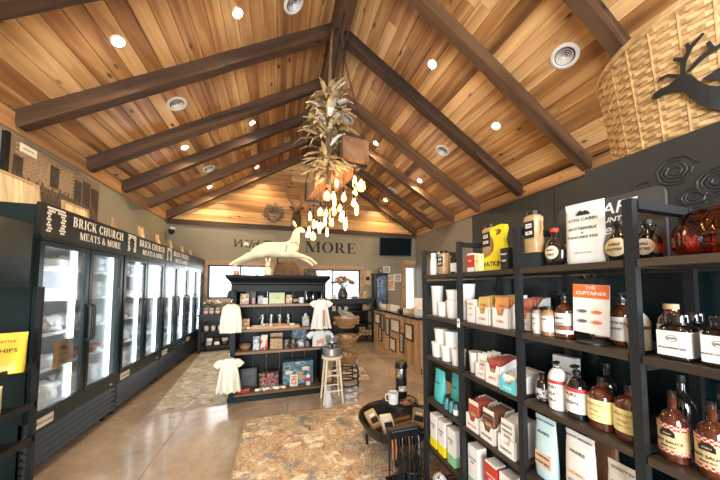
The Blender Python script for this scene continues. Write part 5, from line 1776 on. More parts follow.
ws = thing('yellow_stand', 'bright yellow bottle shaped display stand reading WATKINS on top shelf', 'display stand', (1.07, 1.082, z), FRONT)
poly = [(-.085, 0), (.085, 0), (.085, .07), (.082, .10), (.072, .155), (.078, .18), (.086, .205), (.082, .225), (.06, .232), (.0, .225), (-.012, .215), (-.012, .19), (.006, .165), (.012, .135), (.008, .105), (-.012, .085), (-.04, .075), (-.085, .07)]
hole = [(.01 + .022 + .028 * math.cos(a), .196 + .016 * math.sin(a)) for a in [2 * PI * k / 16 for k in range(16)]]
bmx = bmesh.new()
ov = [bmx.verts.new((x, 0, z_)) for x, z_ in poly]
hv = [bmx.verts.new((x, 0, z_)) for x, z_ in hole]
eds = [bmx.edges.new((ov[i], ov[(i + 1) % len(ov)])) for i in range(len(ov))] + [bmx.edges.new((hv[i], hv[(i + 1) % len(hv)])) for i in range(len(hv))]
bmesh.ops.triangle_fill(bmx, edges=eds, use_beauty=True)
r_ = bmesh.ops.extrude_face_region(bmx, geom=bmx.faces[:])
for v in [g for g in r_['geom'] if isinstance(g, bmesh.types.BMVert)]:
    v.co.y -= .022
bmesh.ops.recalc_face_normals(bmx, faces=bmx.faces[:])
me = bpy.data.meshes.new('ys')
bmx.to_mesh(me)
bmx.free()
obj('stand_panel', me, M_YELLOW, ws)
text('WATKINS', .036, M_INK, ws, (-.0, -.0226, .036), bold=.0008)
box_item('pepper_tin', 'small black and white pepper tin before the yellow stand', 'tin', (1.015, .962, z), .042, .03, .10, M_INK, FRONT, face=None, lines=[('Pepper', .72, .012, M_WHITE), ('FINE', .4, .012, M_WHITE)])
box_item('black_tin', 'dark tin under the stacked canister in third bay of top shelf', 'tin', (1.035, .838, z), .06, .055, .062, M_DARKB, FRONT)
jug('large tan spice canister stacked on a tin, third bay of top shelf', (1.035, .838, z + .063), .062, .055, .18, words=('CHILI', 'MIX'))


def growler(label, loc, r, h, mat, lab, cap=M_RED, words=('MAPLE', 'SYRUP'), sy=.55, name='syrup_jug'):
    t = thing(name, label, 'jug', loc, FRONT)
    rr = []
    for f_, s_ in ((0, .6), (.02, .72), (.15, .93), (.34, 1.0), (.52, .93), (.66, .7), (.74, .4), (.78, .30), (.90, .30)):
        rr.append([(r * s_ * math.cos(a), r * s_ * sy * math.sin(a), f_ * h) for a in [2 * PI * j / 24 for j in range(24)]])
    MB().rings(rr).build('jug_body', mat, t, smooth=True)
    MB().lathe([(r * .36, h * .901), (r * .38, h * .905), (r * .36, h)], n=14).build('cap', cap, t, smooth=True)
    MB().tube([(r * .28, 0, h * .86), (r * .55, 0, h * .86), (r * .62, 0, h * .78), (r * .5, 0, h * .70)], r * .07, 6).build('handle', mat, t, smooth=True)
    n = 24
    rg = [[(r * .66 * k * math.cos(a), -(r * sy * math.sqrt(max(0, 1 - (.66 * k * math.cos(a)) ** 2 - .8 * (.62 * k * math.sin(a)) ** 2))) - .0022, h * .36 + r * .66 * k * math.sin(a)) for a in [2 * PI * j / n for j in range(n)]] for k in (1.0, .75, .4, .02)]
    MB().rings(rg, False, True).build('label', lab, t)
    for k, s_ in enumerate(words):
        text(s_, r * .26, M_INK, t, (0, -r * sy - .004, h * (.42 - k * .12)))
    return t


M_RLAB = printed('round_label_print', [(.82, .66, .40), (.80, .74, .60), (.84, .78, .66)], 60)
growler('dark syrup jug with round cream label and red cap, left of pair', (1.04, .755, z), .040, .15, M_DARKG, M_RLAB)
growler('dark syrup jug with red cap, right of pair beside white bag', (1.098, .722, z), .042, .15, M_DARKG, M_RLAB)
t = pouch('mix_bag', 'tall white paper mix bag on the top shelf, third bay', 'bag', (1.055, .655, z), FRONT + R(12), .115, .225, .05, M_WHITEB, [('LOG CABIN', .72, .016, M_INK), ('BUTTERMILK', .57, .0145, M_INK), ('&', .50, .011, M_INK), ('PANCAKE MIX', .43, .0135, M_INK), ('NET WT 32 OZ', .18, .007, M_INKG)], lean=0)
MB().prism([(-.02, .0), (.02, 0), (.018, .008), (.008, .016), (0, .012), (-.008, .018), (-.016, .008)], -.016, -.012).build('barn_mark', M_INK, t, (0, 0, .178))
sgn = thing('cafe_sign', 'dark slate cafe sign board with white lettering on the top shelf', 'sign', (1.20, .678, z), rot=(-.03, 0, FRONT + R(4)))
bd = MB()
w_, h_ = .33, .26
cs = [(-w_ / 2, 0), (w_ / 2, 0)] + [(w_ / 2 - .025 + .025 * math.cos(a), h_ - .025 + .025 * math.sin(a)) for a in (0, .5, 1.0, PI / 2)] + [(-w_ / 2 + .025 + .025 * math.cos(a), h_ - .025 + .025 * math.sin(a)) for a in (PI / 2, 2.1, 2.6, PI)]
bd.prism(cs, -.008, .008).build('board', pm('slate_board', (.05, .052, .055), .6, var=.2), sgn)
for s_, zz, sz, sr_, x in (('CAFE', .215, .062, .2, .02), ('COUNTRY', .172, .027, .2, .02), ('Deli', .135, .055, .3, 0), ('THE', .088, .05, 0, .0), ('DELI', .046, .03, .1, 0), ('STORE', .015, .026, .1, 0)):
    text(s_, sz, M_WHITE, sgn, (x, -.0085, zz), shear=sr_, bold=.0006)
growler('dark round jug with cream label before the cafe sign', (1.07, .565, z), .046, .135, M_DARKG, M_RLAB, M_BLACK, ('APPLE', 'BUTTER'))
growler('dark round jug with cream label behind the third post on top shelf', (1.14, .53, z), .04, .135, M_DARKG, M_RLAB, M_BLACK, ('APPLE', 'BUTTER'))
ab = thing('amber_bowl', 'big ribbed amber glass bowl on the top shelf, nearest bay', 'bowl', (1.135, .34, z))
rr = []
for f_, s_ in ((0, .55), (.02, .72), (.10, .92), (.25, 1.0), (.55, 1.0), (.75, .93), (.9, .80), (1.0, .76), (1.0, .73), (.9, .77), (.5, .97), (.2, .96), (.06, .7), (.05, .01)):
    rr.append([(.125 * s_ * math.cos(a) * (1 + .012 * math.cos(24 * a)), .125 * s_ * math.sin(a) * (1 + .012 * math.cos(24 * a)), f_ * .118) for a in [2 * PI * j / 72 for j in range(72)]])
M_AMB = glassmat('amber_bowl_glass', (.74, .30, .09), .12)
MB().rings(rr, True, False).build('bowl_wall', M_AMB, ab, smooth=True)
MB().tube([(.0955 * math.cos(a), .0955 * math.sin(a), .118) for a in [2 * PI * k / 40 for k in range(40)]], .004, 6, True).build('rolled_rim', M_AMB, ab, smooth=True)

# ---- second shelf ---------------------------------------------------
z = SZ[1] + .0005
tub('tall white tub at the far end of the second shelf', (1.06, 1.595, z), .04, .20)
tub('small white tub alone between taller tubs, second shelf far bay', (1.04, 1.505, z), .034, .095)
tub('white tub at the bottom of the stack, second shelf far bay', (1.05, 1.405, z), .045, .11)
tub('white tub stacked second from bottom, second shelf far bay', (1.05, 1.405, z + .111), .045, .065)
tub('white tub behind the second post at bottom, second shelf', (1.07, 1.315 - .015, z), .043, .11)
tub('white tub behind the second post on top of another, second shelf', (1.07, 1.315 - .015, z + .111), .043, .10)
box_item('mix_carton', 'narrow white carton with tan print standing before the tubs, second bay', 'carton', (1.03, 1.20, z), .055, .05, .125, M_BOX, FRONT, lines=[('DIP MIX', .8, .011, M_RED), ('HERB', .62, .010, M_TAN), ('xox', .35, .018, M_TAN)])
display('white display carton of yellow packets, left of two on second shelf', (1.065, 1.115, z), .085, .12, .15, 6, pkm=pm('yellow_packet', (.62, .42, .12), .5, var=.2), words='CORN', front=.6)
display('white display carton of orange packets, right of two on second shelf', (1.065, 1.0, z), .09, .12, .155, 6, pkm=pm('orange_packet', (.66, .30, .10), .5, var=.2), words='CHILI', front=.6)
display('white carton with red packets behind the middle post, second shelf', (1.12, .905, z), .08, .12, .145, 5, pkm=pm('red_packet', (.55, .16, .10), .5, var=.2), words='BEAN', front=.55).location.y = .925
bottle('small clear spice jar with white label, left of two, third bay', (1.04, .835, z), .022, .11, M_PACKG, M_BLACK, M_WHITE, [('SALT', .7, .009), ('sea', .4, .008)], name='spice_jar', shoulder=.82, neck=.8, labz=(.15, .75))
bottle('small spice jar with brown band, right of two, third bay', (1.03, .785, z), .022, .115, pm('spice_brown', (.30, .16, .08), .3, var=.4, scale=60), M_BLACK, M_WHITE, [('RUB', .7, .010)], name='spice_jar', shoulder=.82, neck=.8, labz=(.15, .75), top=M_KRAFT)
bottle('amber pump bottle with white and brown label beside the spice jars', (1.05, .735, z), .03, .175, M_AMBER, M_BLACK, M_WHITE, [('HAND', .75, .013), ('SOAP', .5, .013)], pump=True, name='pump_bottle', labz=(.1, .54))
band(bpy.context.scene.objects['pump_bottle'], .0312, .032, .05, pm('brown_band', (.25, .08, .04), .5), 1.4, 'label_stripe')
# clip stand
cl = thing('clip_card_stand', 'white price card with orange header held in a black bulldog clip', 'card stand', (1.035, .635, z), rot=(0, 0, FRONT + R(6)))
MB().lathe([(.045, 0), (.045, .006), (.035, .01), (.008, .012)], n=24).build('stand_base', M_BLACK, cl, smooth=True)
MB().tube([(0, .006, .008), (0, .006, .205)], .004, 8).build('stand_rod', M_BLACK, cl)
MB().obox((0, -.004, .117), (.105, .0015, .17), (.06, .06, 0)).build('card', M_WHITE, cl)
MB().obox((.004, -.0100, .178), (.104, .0012, .046), (.06, .06, 0)).build('card_header', M_ORANGE, cl)
text('THE', .016, M_WHITE, cl, (.006, -.0125, .19), (PI / 2 + .06, .06, 0))
text('CUPTAINER', .0165, M_WHITE, cl, (.005, -.0118, .171), (PI / 2 + .06, .06, 0), bold=.0003)
for x, zz in ((-.02, .11), (.022, .108), (-.022, .075), (.02, .073)):
    MB().prism([(x + .013 * math.cos(a), zz + .006 * math.sin(a)) for a in [2 * PI * k / 10 for k in range(10)]], -.0066, -.0046).build('card_drawing', M_ORANGE if zz > .1 and x > 0 or x > 0 else M_INKG, cl, rot=(.06, 0, 0))
MB().prism([(-.045, .205), (.045, .205), (.04, .222), (-.04, .222)], -.014, .012).build('clip_jaw', M_BLACK, cl)
MB().tube([(-.012, 0, .222), (-.016, -.008, .24), (0, -.01, .252), (.016, -.008, .24), (.012, 0, .222)], .0035, 6).build('clip_handle', M_BLACK, cl)
bottle('amber pump bottle behind the orange headed price card', (1.12, .655, z), .033, .175, M_AMBER, M_BLACK, M_WHITE, [('HAND', .75, .013), ('SOAP', .5, .013)], pump=True, name='pump_bottle', labz=(.1, .54))
bottle('amber pump bottle right of the price card, third bay', (1.10, .585, z), .033, .175, M_AMBER, M_BLACK, M_WHITE, [('LOTION', .75, .012), ('SOAP', .5, .012)], pump=True, name='pump_bottle', labz=(.1, .54))
bottle('white bottle partly behind the fourth post, second shelf', (1.08, .533, z), .026, .15, M_WHITEP, M_BLACK, M_WHITE, name='lotion_bottle', top=pm('brown_band', (.25, .08, .04), .5))
bottle('amber bottle with brown and white label at left of nearest bay', (1.08, .46, z), .028, .145, M_BROWNG, M_KRAFT, M_WHITE, [('BALM', .7, .012)], name='lotion_bottle', labz=(.1, .6), shoulder=.72, neck=.5)


def square_jar(label, loc, w, h, words):
    t = thing('jam_jar', label, 'jar', loc, FRONT)
    rr = []
    for f_, s_ in ((0, .92), (.02, 1), (.64, 1), (.72, .86), (.76, .62), (.80, .6)):
        rr.append([(math.copysign(abs(math.cos(a)) ** .4, math.cos(a)) * w / 2 * s_, math.copysign(abs(math.sin(a)) ** .4, math.sin(a)) * w / 2 * s_, f_ * h) for a in [2 * PI * j / 24 for j in range(24)]])
    MB().rings(rr).build('jar_body', M_DARKG, t, smooth=True)
    MB().lathe([(w * .34, h * .801), (w * .37, h * .81), (w * .37, h * .97), (w * .34, h)], n=22).build('lid', M_DARKG, t, smooth=True)
    MB().box(-w * .47, w * .47, -w / 2 - .0012, -w / 2 + .002, h * .08, h * .62).box(w / 2 - .002, w / 2 + .001, -w * .45, w * .4, h * .08, h * .62).build('label', M_WHITE, t)
    MB().tube([(w * .17 * math.cos(a), -w / 2 - .0016, h * .46 + w * .13 * math.sin(a)) for a in [2 * PI * k / 20 for k in range(20)]], .0006, 4, True).build('label_ring', M_INKG, t)
    text('JAM', w * .15, M_INKG, t, (0, -w / 2 - .002, h * .46))
    text(words, w * .105, M_INKG, t, (0, -w / 2 - .002, h * .25))
    return t


square_jar('square dark jam jar with white label, left of two in nearest bay', (1.04, .432, z), .062, .122, 'BLACKBERRY JAM')
square_jar('square dark jam jar with white label, right edge of nearest bay', (1.04, .352, z), .062, .122, 'BLACK CHERRY JAM')
square_jar('square dark jam jar in the back row of nearest bay', (1.13, .44, z), .062, .122, 'PLUM JAM')
square_jar('square dark jam jar at the back behind the right jar, nearest bay', (1.13, .36, z), .062, .122, 'PLUM JAM')

# ---- third shelf ----------------------------------------------------
z = SZ[2] + .0005
tub('white tub in lower row nearest the far post, third shelf', (1.04, 1.565, z), .043, .095)
tub('white tub in lower row middle, third shelf far bay', (1.04, 1.46, z), .043, .095)
tub('white tub in lower row beside second post, third shelf', (1.04, 1.355, z), .043, .095)
tub('white tub stacked on upper row left, third shelf far bay', (1.04, 1.53, z + .096), .043, .095)
tub('white tub stacked on upper row right, third shelf far bay', (1.04, 1.42, z + .096), .043, .095)
tub('white tub right of second post, third shelf second bay', (1.05, 1.215, z), .038, .11)
display('white display carton with tan packets, left on the third shelf second bay', (1.06, 1.13, z), .07, .12, .10, 4, pkm=M_BOX, words='CHAI', ink=M_TAN, front=.7, tall=1.3)
display('white display carton with red packets, middle of third shelf second bay', (1.06, 1.04, z), .085, .14, .125, 7, pkm=pm('maroon_packet', (.34, .07, .05), .5, var=.2), words='JERKY', front=.75, tall=1.0)
bc = display('turquoise fronted carton of white sleeves beside the third post', (1.065, .945, z), .085, .17, .085, 5, pkm=M_BOX, words='SALES', ink=M_WHITE, front=.7, tall=.9)
for ch_ in bc.children:
    if ch_.name.startswith('carton_front'):
        ch_.data.materials[0] = pm('turquoise_card', (.10, .55, .62), .5, var=.04)
box_item('sleeve_pack', 'white printed sleeve pack leaning in third bay of the third shelf', 'pack', (1.19, .835, z), .09, .03, .17, M_BOX, FRONT + R(8), lines=[('COFFEE', .6, .014, M_INK)], lean=0)
bottle('small black bottle with white print left in third bay', (1.05, .832, z), .026, .11, M_DARKG, M_BLACK, printed('bw_print', [(.6, .6, .58), (.03, .03, .03), (.6, .6, .58)], 60), name='hot_sauce_bottle', shoulder=.7, neck=.45)
bottle('white pump bottle with red outlined lettering in third bay', (1.04, .765, z), .03, .18, M_WHITEP, M_BLACK, M_WHITE, [('PURE', .72, .015), ('GOAT', .45, .015), ('MILK', .2, .013)], pump=True, name='pump_bottle', labz=(.1, .62), top=M_RED, shoulder=.72, ink=M_INK)
bottle('dark pump bottle with white red outlined label in third bay', (1.04, .695, z), .033, .185, M_DARKG, M_BLACK, M_WHITE, [('PURE', .72, .016), ('CREME', .4, .016)], pump=True, name='pump_bottle', labz=(.12, .58), top=M_RED)
for k, (y, nm) in enumerate(((.622, 'left'), (.548, 'right'))):
    t = bottle('round amber jug with pale yellow label, %s of two, third shelf' % nm, (1.045, y, z), .037, .165, M_BROWNG, M_BLACK, M_YELLB, [('MUSTARD', .75, .011), ('vinegar', .5, .010), ('original recipe', .28, .006)], name='vinegar_jug', shoulder=.66, neck=.28, labz=(.16, .58), ink=M_TAN)
bottle('dark bottle in the back row behind the yellow labels, left', (1.15, .665, z), .03, .19, M_DARKG, M_BLACK, None, name='dark_bottle')
bottle('dark bottle in the back row behind the yellow labels, right', (1.15, .585, z), .03, .19, M_DARKG, M_BLACK, None, name='dark_bottle')
M_CHECK = bpy.data.materials.new('red_gingham_label')
M_CHECK.use_nodes = True
nt_ = M_CHECK.node_tree
ck_ = nt_.nodes.new('ShaderNodeTexChecker'); ck_.inputs['Scale'].default_value = 190
ck_.inputs['Color1'].default_value = (.72, .55, .38, 1); ck_.inputs['Color2'].default_value = (.42, .03, .02, 1)
tc_ = nt_.nodes.new('ShaderNodeTexCoord')
nt_.links.new(tc_.outputs['Object'], ck_.inputs['Vector']); nt_.links.new(ck_.outputs[0], nt_.nodes['Principled BSDF'].inputs['Base Color'])
M_HOT = pm('hot_sauce_label', (.66, .50, .27), .5, var=.08)
for k, (y, nm) in enumerate(((.452, 'left of the two in front'), (.383, 'right of the two in front'))):
    t = bottle('brown hot sauce bottle with red gingham label, ' + nm, (1.04, y, z), .029, .185, M_BROWNG, M_DARKG, M_HOT, [('HOT SAUCE', .40, .0098), ('EXTRA HOT', .24, .005)], name='hot_sauce_bottle', shoulder=.58, neck=.27, labz=(.12, .52))
    band(t, .0297, .19 * .43, .19 * .52, M_CHECK, 1.5, 'gingham_band')
    band(t, .0297, .19 * .12, .19 * .17, M_CHECK, 1.5, 'gingham_band')
    MB().prism([(-.014, 0), (.014, 0), (.014, .012), (.006, .02), (-.006, .02), (-.014, .012)], -.0312, -.0302).build('barn_mark', M_INK, t, (0, 0, .0665))
    bend_text('FARM', .006, M_HOT, t, .0305, .074)
for k, (y, nm) in enumerate(((.475, 'left'), (.40, 'middle'), (.325, 'right'))):
    bottle('tall dark bottle in the back row of nearest bay, ' + nm, (1.14, y, z), .03, .21, M_DARKG, M_BLACK, None, name='dark_bottle')

# ---- fourth shelf ---------------------------------------------------
z = SZ[3] + .0005
pouch('coffee_pouch', 'turquoise coffee pouch nearest the far post, fourth shelf', 'pouch', (1.04, 1.545, z), FRONT, .105, .205, .05, M_TEALB, [('ROAST', .6, .016, M_INK)])
pouch('coffee_pouch', 'turquoise coffee pouch second from the far post, fourth shelf', 'pouch', (1.09, 1.44, z), FRONT, .095, .205, .05, M_TEALB, [('ROAST', .6, .016, M_INK)], seed=3)
for k in range(3):
    bottle('little dark dropper bottle with grey cap, %s of three, fourth shelf' % ('first', 'second', 'third')[k], (1.015, 1.44 - k * .045, z), .018, .075, pm('teal_dropper', (.06, .22, .25), .2, coat=.5), M_BLACK, M_WHITE if k == 2 else None, name='dropper_bottle', shoulder=.6, neck=.6, group='dropper bottles before the turquoise pouches')
for k in range(3):
    bottle('small dark bottle behind the second post, %s, fourth shelf' % ('first', 'second', 'third')[k], (1.18, 1.23 - k * .06, z), .024, .13, M_BROWNG, M_BLACK, None, name='dark_bottle')
for k, (y, nm, pk_, wd) in enumerate(((1.19, 'red', pm('brick_packet', (.42, .09, .05), .5, var=.2), 'BACON'), (1.085, 'brown', pm('cocoa_packet', (.20, .10, .06), .5, var=.2), 'SMOKED'), (.972, 'white', M_BOX, 'RANCH'))):
    t = display('white display carton with %s packets on the fourth shelf' % nm, (1.055, y, z), .088, .13, .155, 6, pkm=pk_, words=wd, ink=M_RED if k == 0 else M_INK, front=.5)
    MB().box(-.034, .034, -.058, -.0565, .075, .15).build('front_card', M_BOX, t, rot=(-.03, 0, 0))
    text(wd, .017, M_RED if k == 0 else M_INK, t, (0, -.0605, .128))
QL = ('QUALITY SEASONING', .925, .0088, M_INK)
pouch('seasoning_pouch', 'pale blue standing pouch of soup mix, fourth shelf third bay', 'pouch', (1.035, .815, z), FRONT, .085, .235, .045, M_BLUEB, [('QUALITY SEASONING', .925, .0075, M_INK), ('PRAIRIE', .74, .014, M_INK), ('VEGETABLE', .36, .0105, M_INK), ('SOUP MIX', .26, .013, M_INK)], band=(pm('peach_band', (.70, .48, .33), .5), .2, .42), seed=4)
pouch('seasoning_pouch', 'charcoal pouch standing behind the pale blue one', 'pouch', (1.13, .83, z), FRONT, .10, .255, .045, M_DARKB, [QL], seed=5)
pouch('seasoning_pouch', 'white standing pouch with orange print, fourth shelf third bay', 'pouch', (1.035, .69, z), FRONT, .095, .235, .045, M_WHITEB, [QL, ('PRAIRIE', .72, .015, M_INK), ('LEGEND', .42, .014, M_ORANGE), ('SOUP MIX', .3, .012, M_INK)], seed=6)
pouch('seasoning_pouch', 'brown pouch standing behind the white orange print one', 'pouch', (1.13, .68, z), FRONT, .10, .255, .045, M_BROWNB, [QL], seed=7)
pouch('seasoning_pouch', 'white pouch beside the fourth post, fourth shelf', 'pouch', (1.035, .565, z), FRONT, .085, .205, .045, M_WHITEB, [('QUALITY DIP', .915, .010, M_INK), ('RANCH', .7, .015, M_INK)], seed=8)
t = thing('dark_tray', 'dark shallow tray box on the fourth shelf of nearest bay', 'tray', (1.12, .30, z), FRONT)
MB().box(-.15, .15, -.12, .12, 0, .008).box(-.15, .15, -.12, -.114, 0, .10).box(-.15, .15, .114, .12, 0, .10).box(-.15, -.144, -.114, .114, 0, .10).box(.144, .15, -.114, .114, 0, .10).build('tray_shell', M_DARKB, t)
MB().box(-.10, .10, -.1215, -.119, .03, .075).build('tray_label', M_WHITE, t)

# ---- fifth and bottom shelves ----------------------------------------
z = SZ[4] + .0005
for k, (y, nm, m_) in enumerate(((1.585, 'nearest the far post', M_YELLOW), (1.495, 'in the middle', M_YELLOW), (1.395, 'with green base by the second post', pm('green_ink', (.25, .50, .25), .5)))):
    box_item('mix_carton', 'white and yellow tall carton on the fifth shelf ' + nm if k < 2 else 'white tall carton on the fifth shelf ' + nm, 'carton', (1.035, y, z), .068, .06, .21, M_BOX, FRONT, stripe=(m_, 0.005, .28), lines=[('BAKING', .7, .014, M_INK), ('MIX', .6, .014, M_INK)])
for k, (y, nm, m_, st) in enumerate(((1.215, 'white tall carton with green base on fifth shelf second bay', M_BOX, pm('green_ink', (.25, .50, .25), .5)), (1.09, 'red and white tall carton on fifth shelf second bay', M_BOX, M_RED), (1.0, 'slim white carton right of the red one, fifth shelf', M_BOX, M_INKG))):
    box_item('mix_carton', nm, 'carton', (1.04, y, z), .07, .06, .21 if k == 0 else .2, m_, FRONT, stripe=(st, .45, .95) if k == 1 else (st, .005, .2), lines=[('PANCAKE', .7, .012, M_INK if k != 1 else M_WHITE), ('MIX', .6, .014, M_INK if k != 1 else M_WHITE)])
for k in range(3):
    pouch('dark_pouch', 'dark clear topped pouch behind the fifth shelf cartons, %s' % ('first', 'second', 'third')[k], 'pouch', (1.17, 1.20 - k * .1, z), FRONT, .085, .25, .04, M_DARKB, seed=20 + k)
for k in range(3):
    pouch('seasoning_pouch', 'grey pouch on the fifth shelf third bay, %s from the post' % ('first', 'second', 'third')[k], 'pouch', (1.06, .81 - k * .11, z), FRONT, .09, .22, .045, M_DARKB, seed=30 + k)
z = SZ[5] + .0005
M_BALL = printed('marbled_print', [(.7, .69, .66), (.03, .03, .03), (.72, .7, .68)], 30)
for k in range(3):
    t = thing('marbled_ball', 'black and white marbled yarn ball on the bottom shelf, %s' % ('first', 'second', 'third')[k], 'ball', (1.05, 1.57 - k * .11, z), 0, 'marbled balls on the bottom shelf')
    MB().lathe([(.05 * math.sin(a) + .001, .05 - .05 * math.cos(a)) for a in [PI * q / 10 for q in range(11)]], n=18).build('ball_core', M_BALL, t, smooth=True)
    MB().tube([(.051 * math.cos(a), .051 * math.sin(a) * .8, .05 + .03 * math.sin(a)) for a in [2 * PI * q / 20 for q in range(20)]], .003, 5, True).build('yarn_strand', M_WHITE, t)
box_item('price_tag', 'little white price tag clipped on the second post', 'tag', (.977, 1.268, 1.17), .022, .002, .05, M_WHITE, FRONT, lines=[('$8', .6, .016, M_INK)])

# ================================================================== DARK CABINET AND BIG BASKET BEHIND THE SHELVING
cb = thing('dark_cabinet', 'tall charcoal cabinet with carved rose panel behind the shelving', 'cabinet', (1.50, 0, 0))
MB().box(.012, .86, .0, .92, 0, 1.97).build('cabinet_body', M_WALLD, cb)
MB().box(0, .012, .0, .92, 0.02, 1.994).build('front_panel', M_WALLD, cb)
MB().box(.012, .88, -.02, .92, 1.972, 1.994).build('top_board', M_WALLD, cb)


def carve(pts, r=.004):
    return MB().tube([(-.001, y, z_) for y, z_ in pts], r, 6)


for k, (cy, cz, s_) in enumerate(((.70, 1.80, .05), (.60, 1.86, .055), (.50, 1.78, .05), (.56, 1.74, .04))):
    for q in range(4):
        rr_ = s_ * (.28 + .24 * q)
        a0 = q * 1.1 + k
        carve([(cy + rr_ * math.cos(a0 + a * .45) * (1 + .08 * math.sin(3 * a)), cz + rr_ * math.sin(a0 + a * .45)) for a in range(12)], .0045).build('rose_petal', M_WALLD, cb)
for k in range(7):
    y0, z0 = .74 - k * .05, 1.735 - .015 * math.sin(k)
    carve([(y0, z0), (y0 - .03, z0 - .018), (y0 - .07, z0 - .012), (y0 - .10, z0 + .006)], .005).build('leaf_carving', M_WALLD, cb)

bk = thing('wicker_basket', 'huge tan wicker basket with black deer silhouette on the dark cabinet', 'basket', (1.945, .60, 1.9945))
woven(bk, .372, .428, .50, 24, 30, M_WICK, .012, .0045, 1.0, .96)
for j in range(30):
    a = 2 * PI * (j + .25) / 30
    MB().tube([(.372 * math.cos(a), .372 * math.sin(a), .01), (.428 * math.cos(a), .428 * math.sin(a), .515)], .006, 5).build('stake', M_WICK, bk)
MB().lathe([(.37, 0), (.372, .012)], n=40).build('basket_base', M_WICK, bk)
for r0, z_ in ((.432, .522), (.428, .535)):
    MB().tube([(r0 * math.cos(a) + .004 * math.cos(9 * a), r0 * math.sin(a), z_ + .004 * math.sin(12 * a)) for a in [2 * PI * k / 60 for k in range(60)]], .012, 7, True).build('rim', M_WICK, bk)
# black deer silhouette wrapped on the basket's front
dp = [(0, .222), (.012, .238), (.035, .242), (.06, .238), (.085, .252), (.105, .255), (.125, .235), (.14, .20), (.165, .165), (.20, .14), (.26, .12), (.33, .11), (.33, .045), (.26, .04), (.20, .05), (.165, .075), (.135, .11), (.115, .15), (.098, .185), (.07, .205), (.04, .212), (.015, .21)]


def wrap(pts, t0=.012):
    """flat outline to a plate bent round the basket: x along the rim, z up"""
    bm = bmesh.new()
    vs = [bm.verts.new((x, 0, z_)) for x, z_ in pts]
    f = bm.faces.new(vs)
    bmesh.ops.triangulate(bm, faces=[f])
    g = bmesh.ops.extrude_face_region(bm, geom=bm.faces[:])
    for v in [q for q in g['geom'] if isinstance(q, bmesh.types.BMVert)]:
        v.co.y = -.004
    for v in bm.verts:
        r_ = .378 + (.428 - .378) * v.co.z / .5 + t0 - v.co.y
        a = R(169.5) + v.co.x / .43
        v.co = Vector((r_ * math.cos(a), r_ * math.sin(a), v.co.z))
    bmesh.ops.recalc_face_normals(bm, faces=bm.faces[:])
    me = bpy.data.meshes.new('w')
    bm.to_mesh(me)
    bm.free()
    return me


obj('deer_silhouette', wrap(dp), M_INK, bk)
for pts in ([(.085, .25), (.055, .275), (.03, .28), (.035, .288), (.062, .285), (.095, .258)], [(.095, .252), (.10, .30), (.125, .345), (.16, .37), (.165, .362), (.135, .335), (.115, .295), (.108, .252)],
            [(.104, .30), (.08, .325), (.085, .335), (.112, .312)], [(.12, .325), (.115, .36), (.125, .362), (.132, .335)], [(.11, .255), (.15, .29), (.20, .30), (.25, .335), (.255, .325), (.21, .288), (.16, .275), (.12, .248)],
            [(.17, .292), (.165, .325), (.175, .328), (.185, .297)], [(.21, .30), (.22, .34), (.23, .338), (.225, .305)], [(.15, .20), (.19, .215), (.235, .20), (.24, .17), (.20, .165), (.17, .18)], [(.20, .225), (.24, .25), (.28, .235), (.285, .205), (.25, .21)], [(.27, .19), (.31, .20), (.33, .17), (.29, .15), (.26, .165)]):
    obj('antler_tine', wrap(pts), M_INK, bk)

# ================================================================== FIRE BOWL GROUP
fb = thing('fire_bowl', 'round black steel fire bowl on short legs by the shelving end', 'fire bowl', (1.0, 2.16, .013))
MB().lathe([(.10, .10), (.20, .115), (.275, .16), (.31, .225), (.325, .245), (.325, .262), (.30, .25), (.26, .17), (.19, .128), (.001, .115)], n=40, cap1=False).build('bowl_shell', M_SATIN, fb, smooth=True)
for k in range(4):
    a = PI / 4 + k * PI / 2 + .35
    MB().tube([(.235 * math.cos(a), .235 * math.sin(a), .15), (.26 * math.cos(a), .26 * math.sin(a), .07), (.255 * math.cos(a), .255 * math.sin(a), 0)], [.016, .015, .014], 8).build('leg', M_SATIN, fb, smooth=True)
MB().tube([(.325 * math.cos(a), .325 * math.sin(a), .258) for a in [2 * PI * k / 40 for k in range(40)]], .008, 6, True).build('rolled_rim', M_SATIN, fb, smooth=True)
gr = MB()
for k in range(9):
    y = -.14 + k * .035
    L_ = math.sqrt(max(.001, .16 ** 2 - y ** 2))
    gr.tube([(.10 - L_, .12 + y, .325), (.10 + L_, .12 + y, .325)], .0035, 5)
gr.tube([(.10 + .16 * math.cos(a), .12 + .16 * math.sin(a), .325) for a in [2 * PI * k / 30 for k in range(30)]], .005, 6, True)
gr.build('cooking_grate', M_SATIN, fb)
for sx in (-.05, .26):
    MB().tube([(sx, .12, .13), (sx, .12, .322)], .005, 6).build('grate_post', M_SATIN, fb)
mg = mug('enamel_mug', 'white speckled enamel mug on the fire bowl grate', (1.01, 2.24, .343), .046, .10, printed('speckle_enamel', [(.72, .71, .68), (.74, .73, .7), (.3, .3, .3)], 90), 2.8)
cp = thing('camp_percolator', 'tall black and steel coffee flask with yellow sticker behind the mug', 'flask', (1.14, 2.34, .343))
MB().lathe([(.048, 0), (.054, .01), (.054, .19)], n=22).build('flask_body', M_BLACK, cp, smooth=True)
MB().lathe([(.055, .191), (.057, .20), (.057, .28)], n=22).build('steel_band', M_CHROME, cp, smooth=True)
MB().lathe([(.058, .281), (.06, .29), (.055, .33), (.02, .345)], n=22).build('lid', M_BLACK, cp, smooth=True)
band(cp, .0545, .07, .12, P_GREY, .9)
MB().obox((-.04, -.046, .235), (.03, .003, .035), (0, 0, .75)).build('yellow_sticker', M_YELLOW, cp)
sk = thing('small_skillet', 'small cast skillet heaped with brown beans beside the mug', 'skillet', (1.10, 2.17, .343))
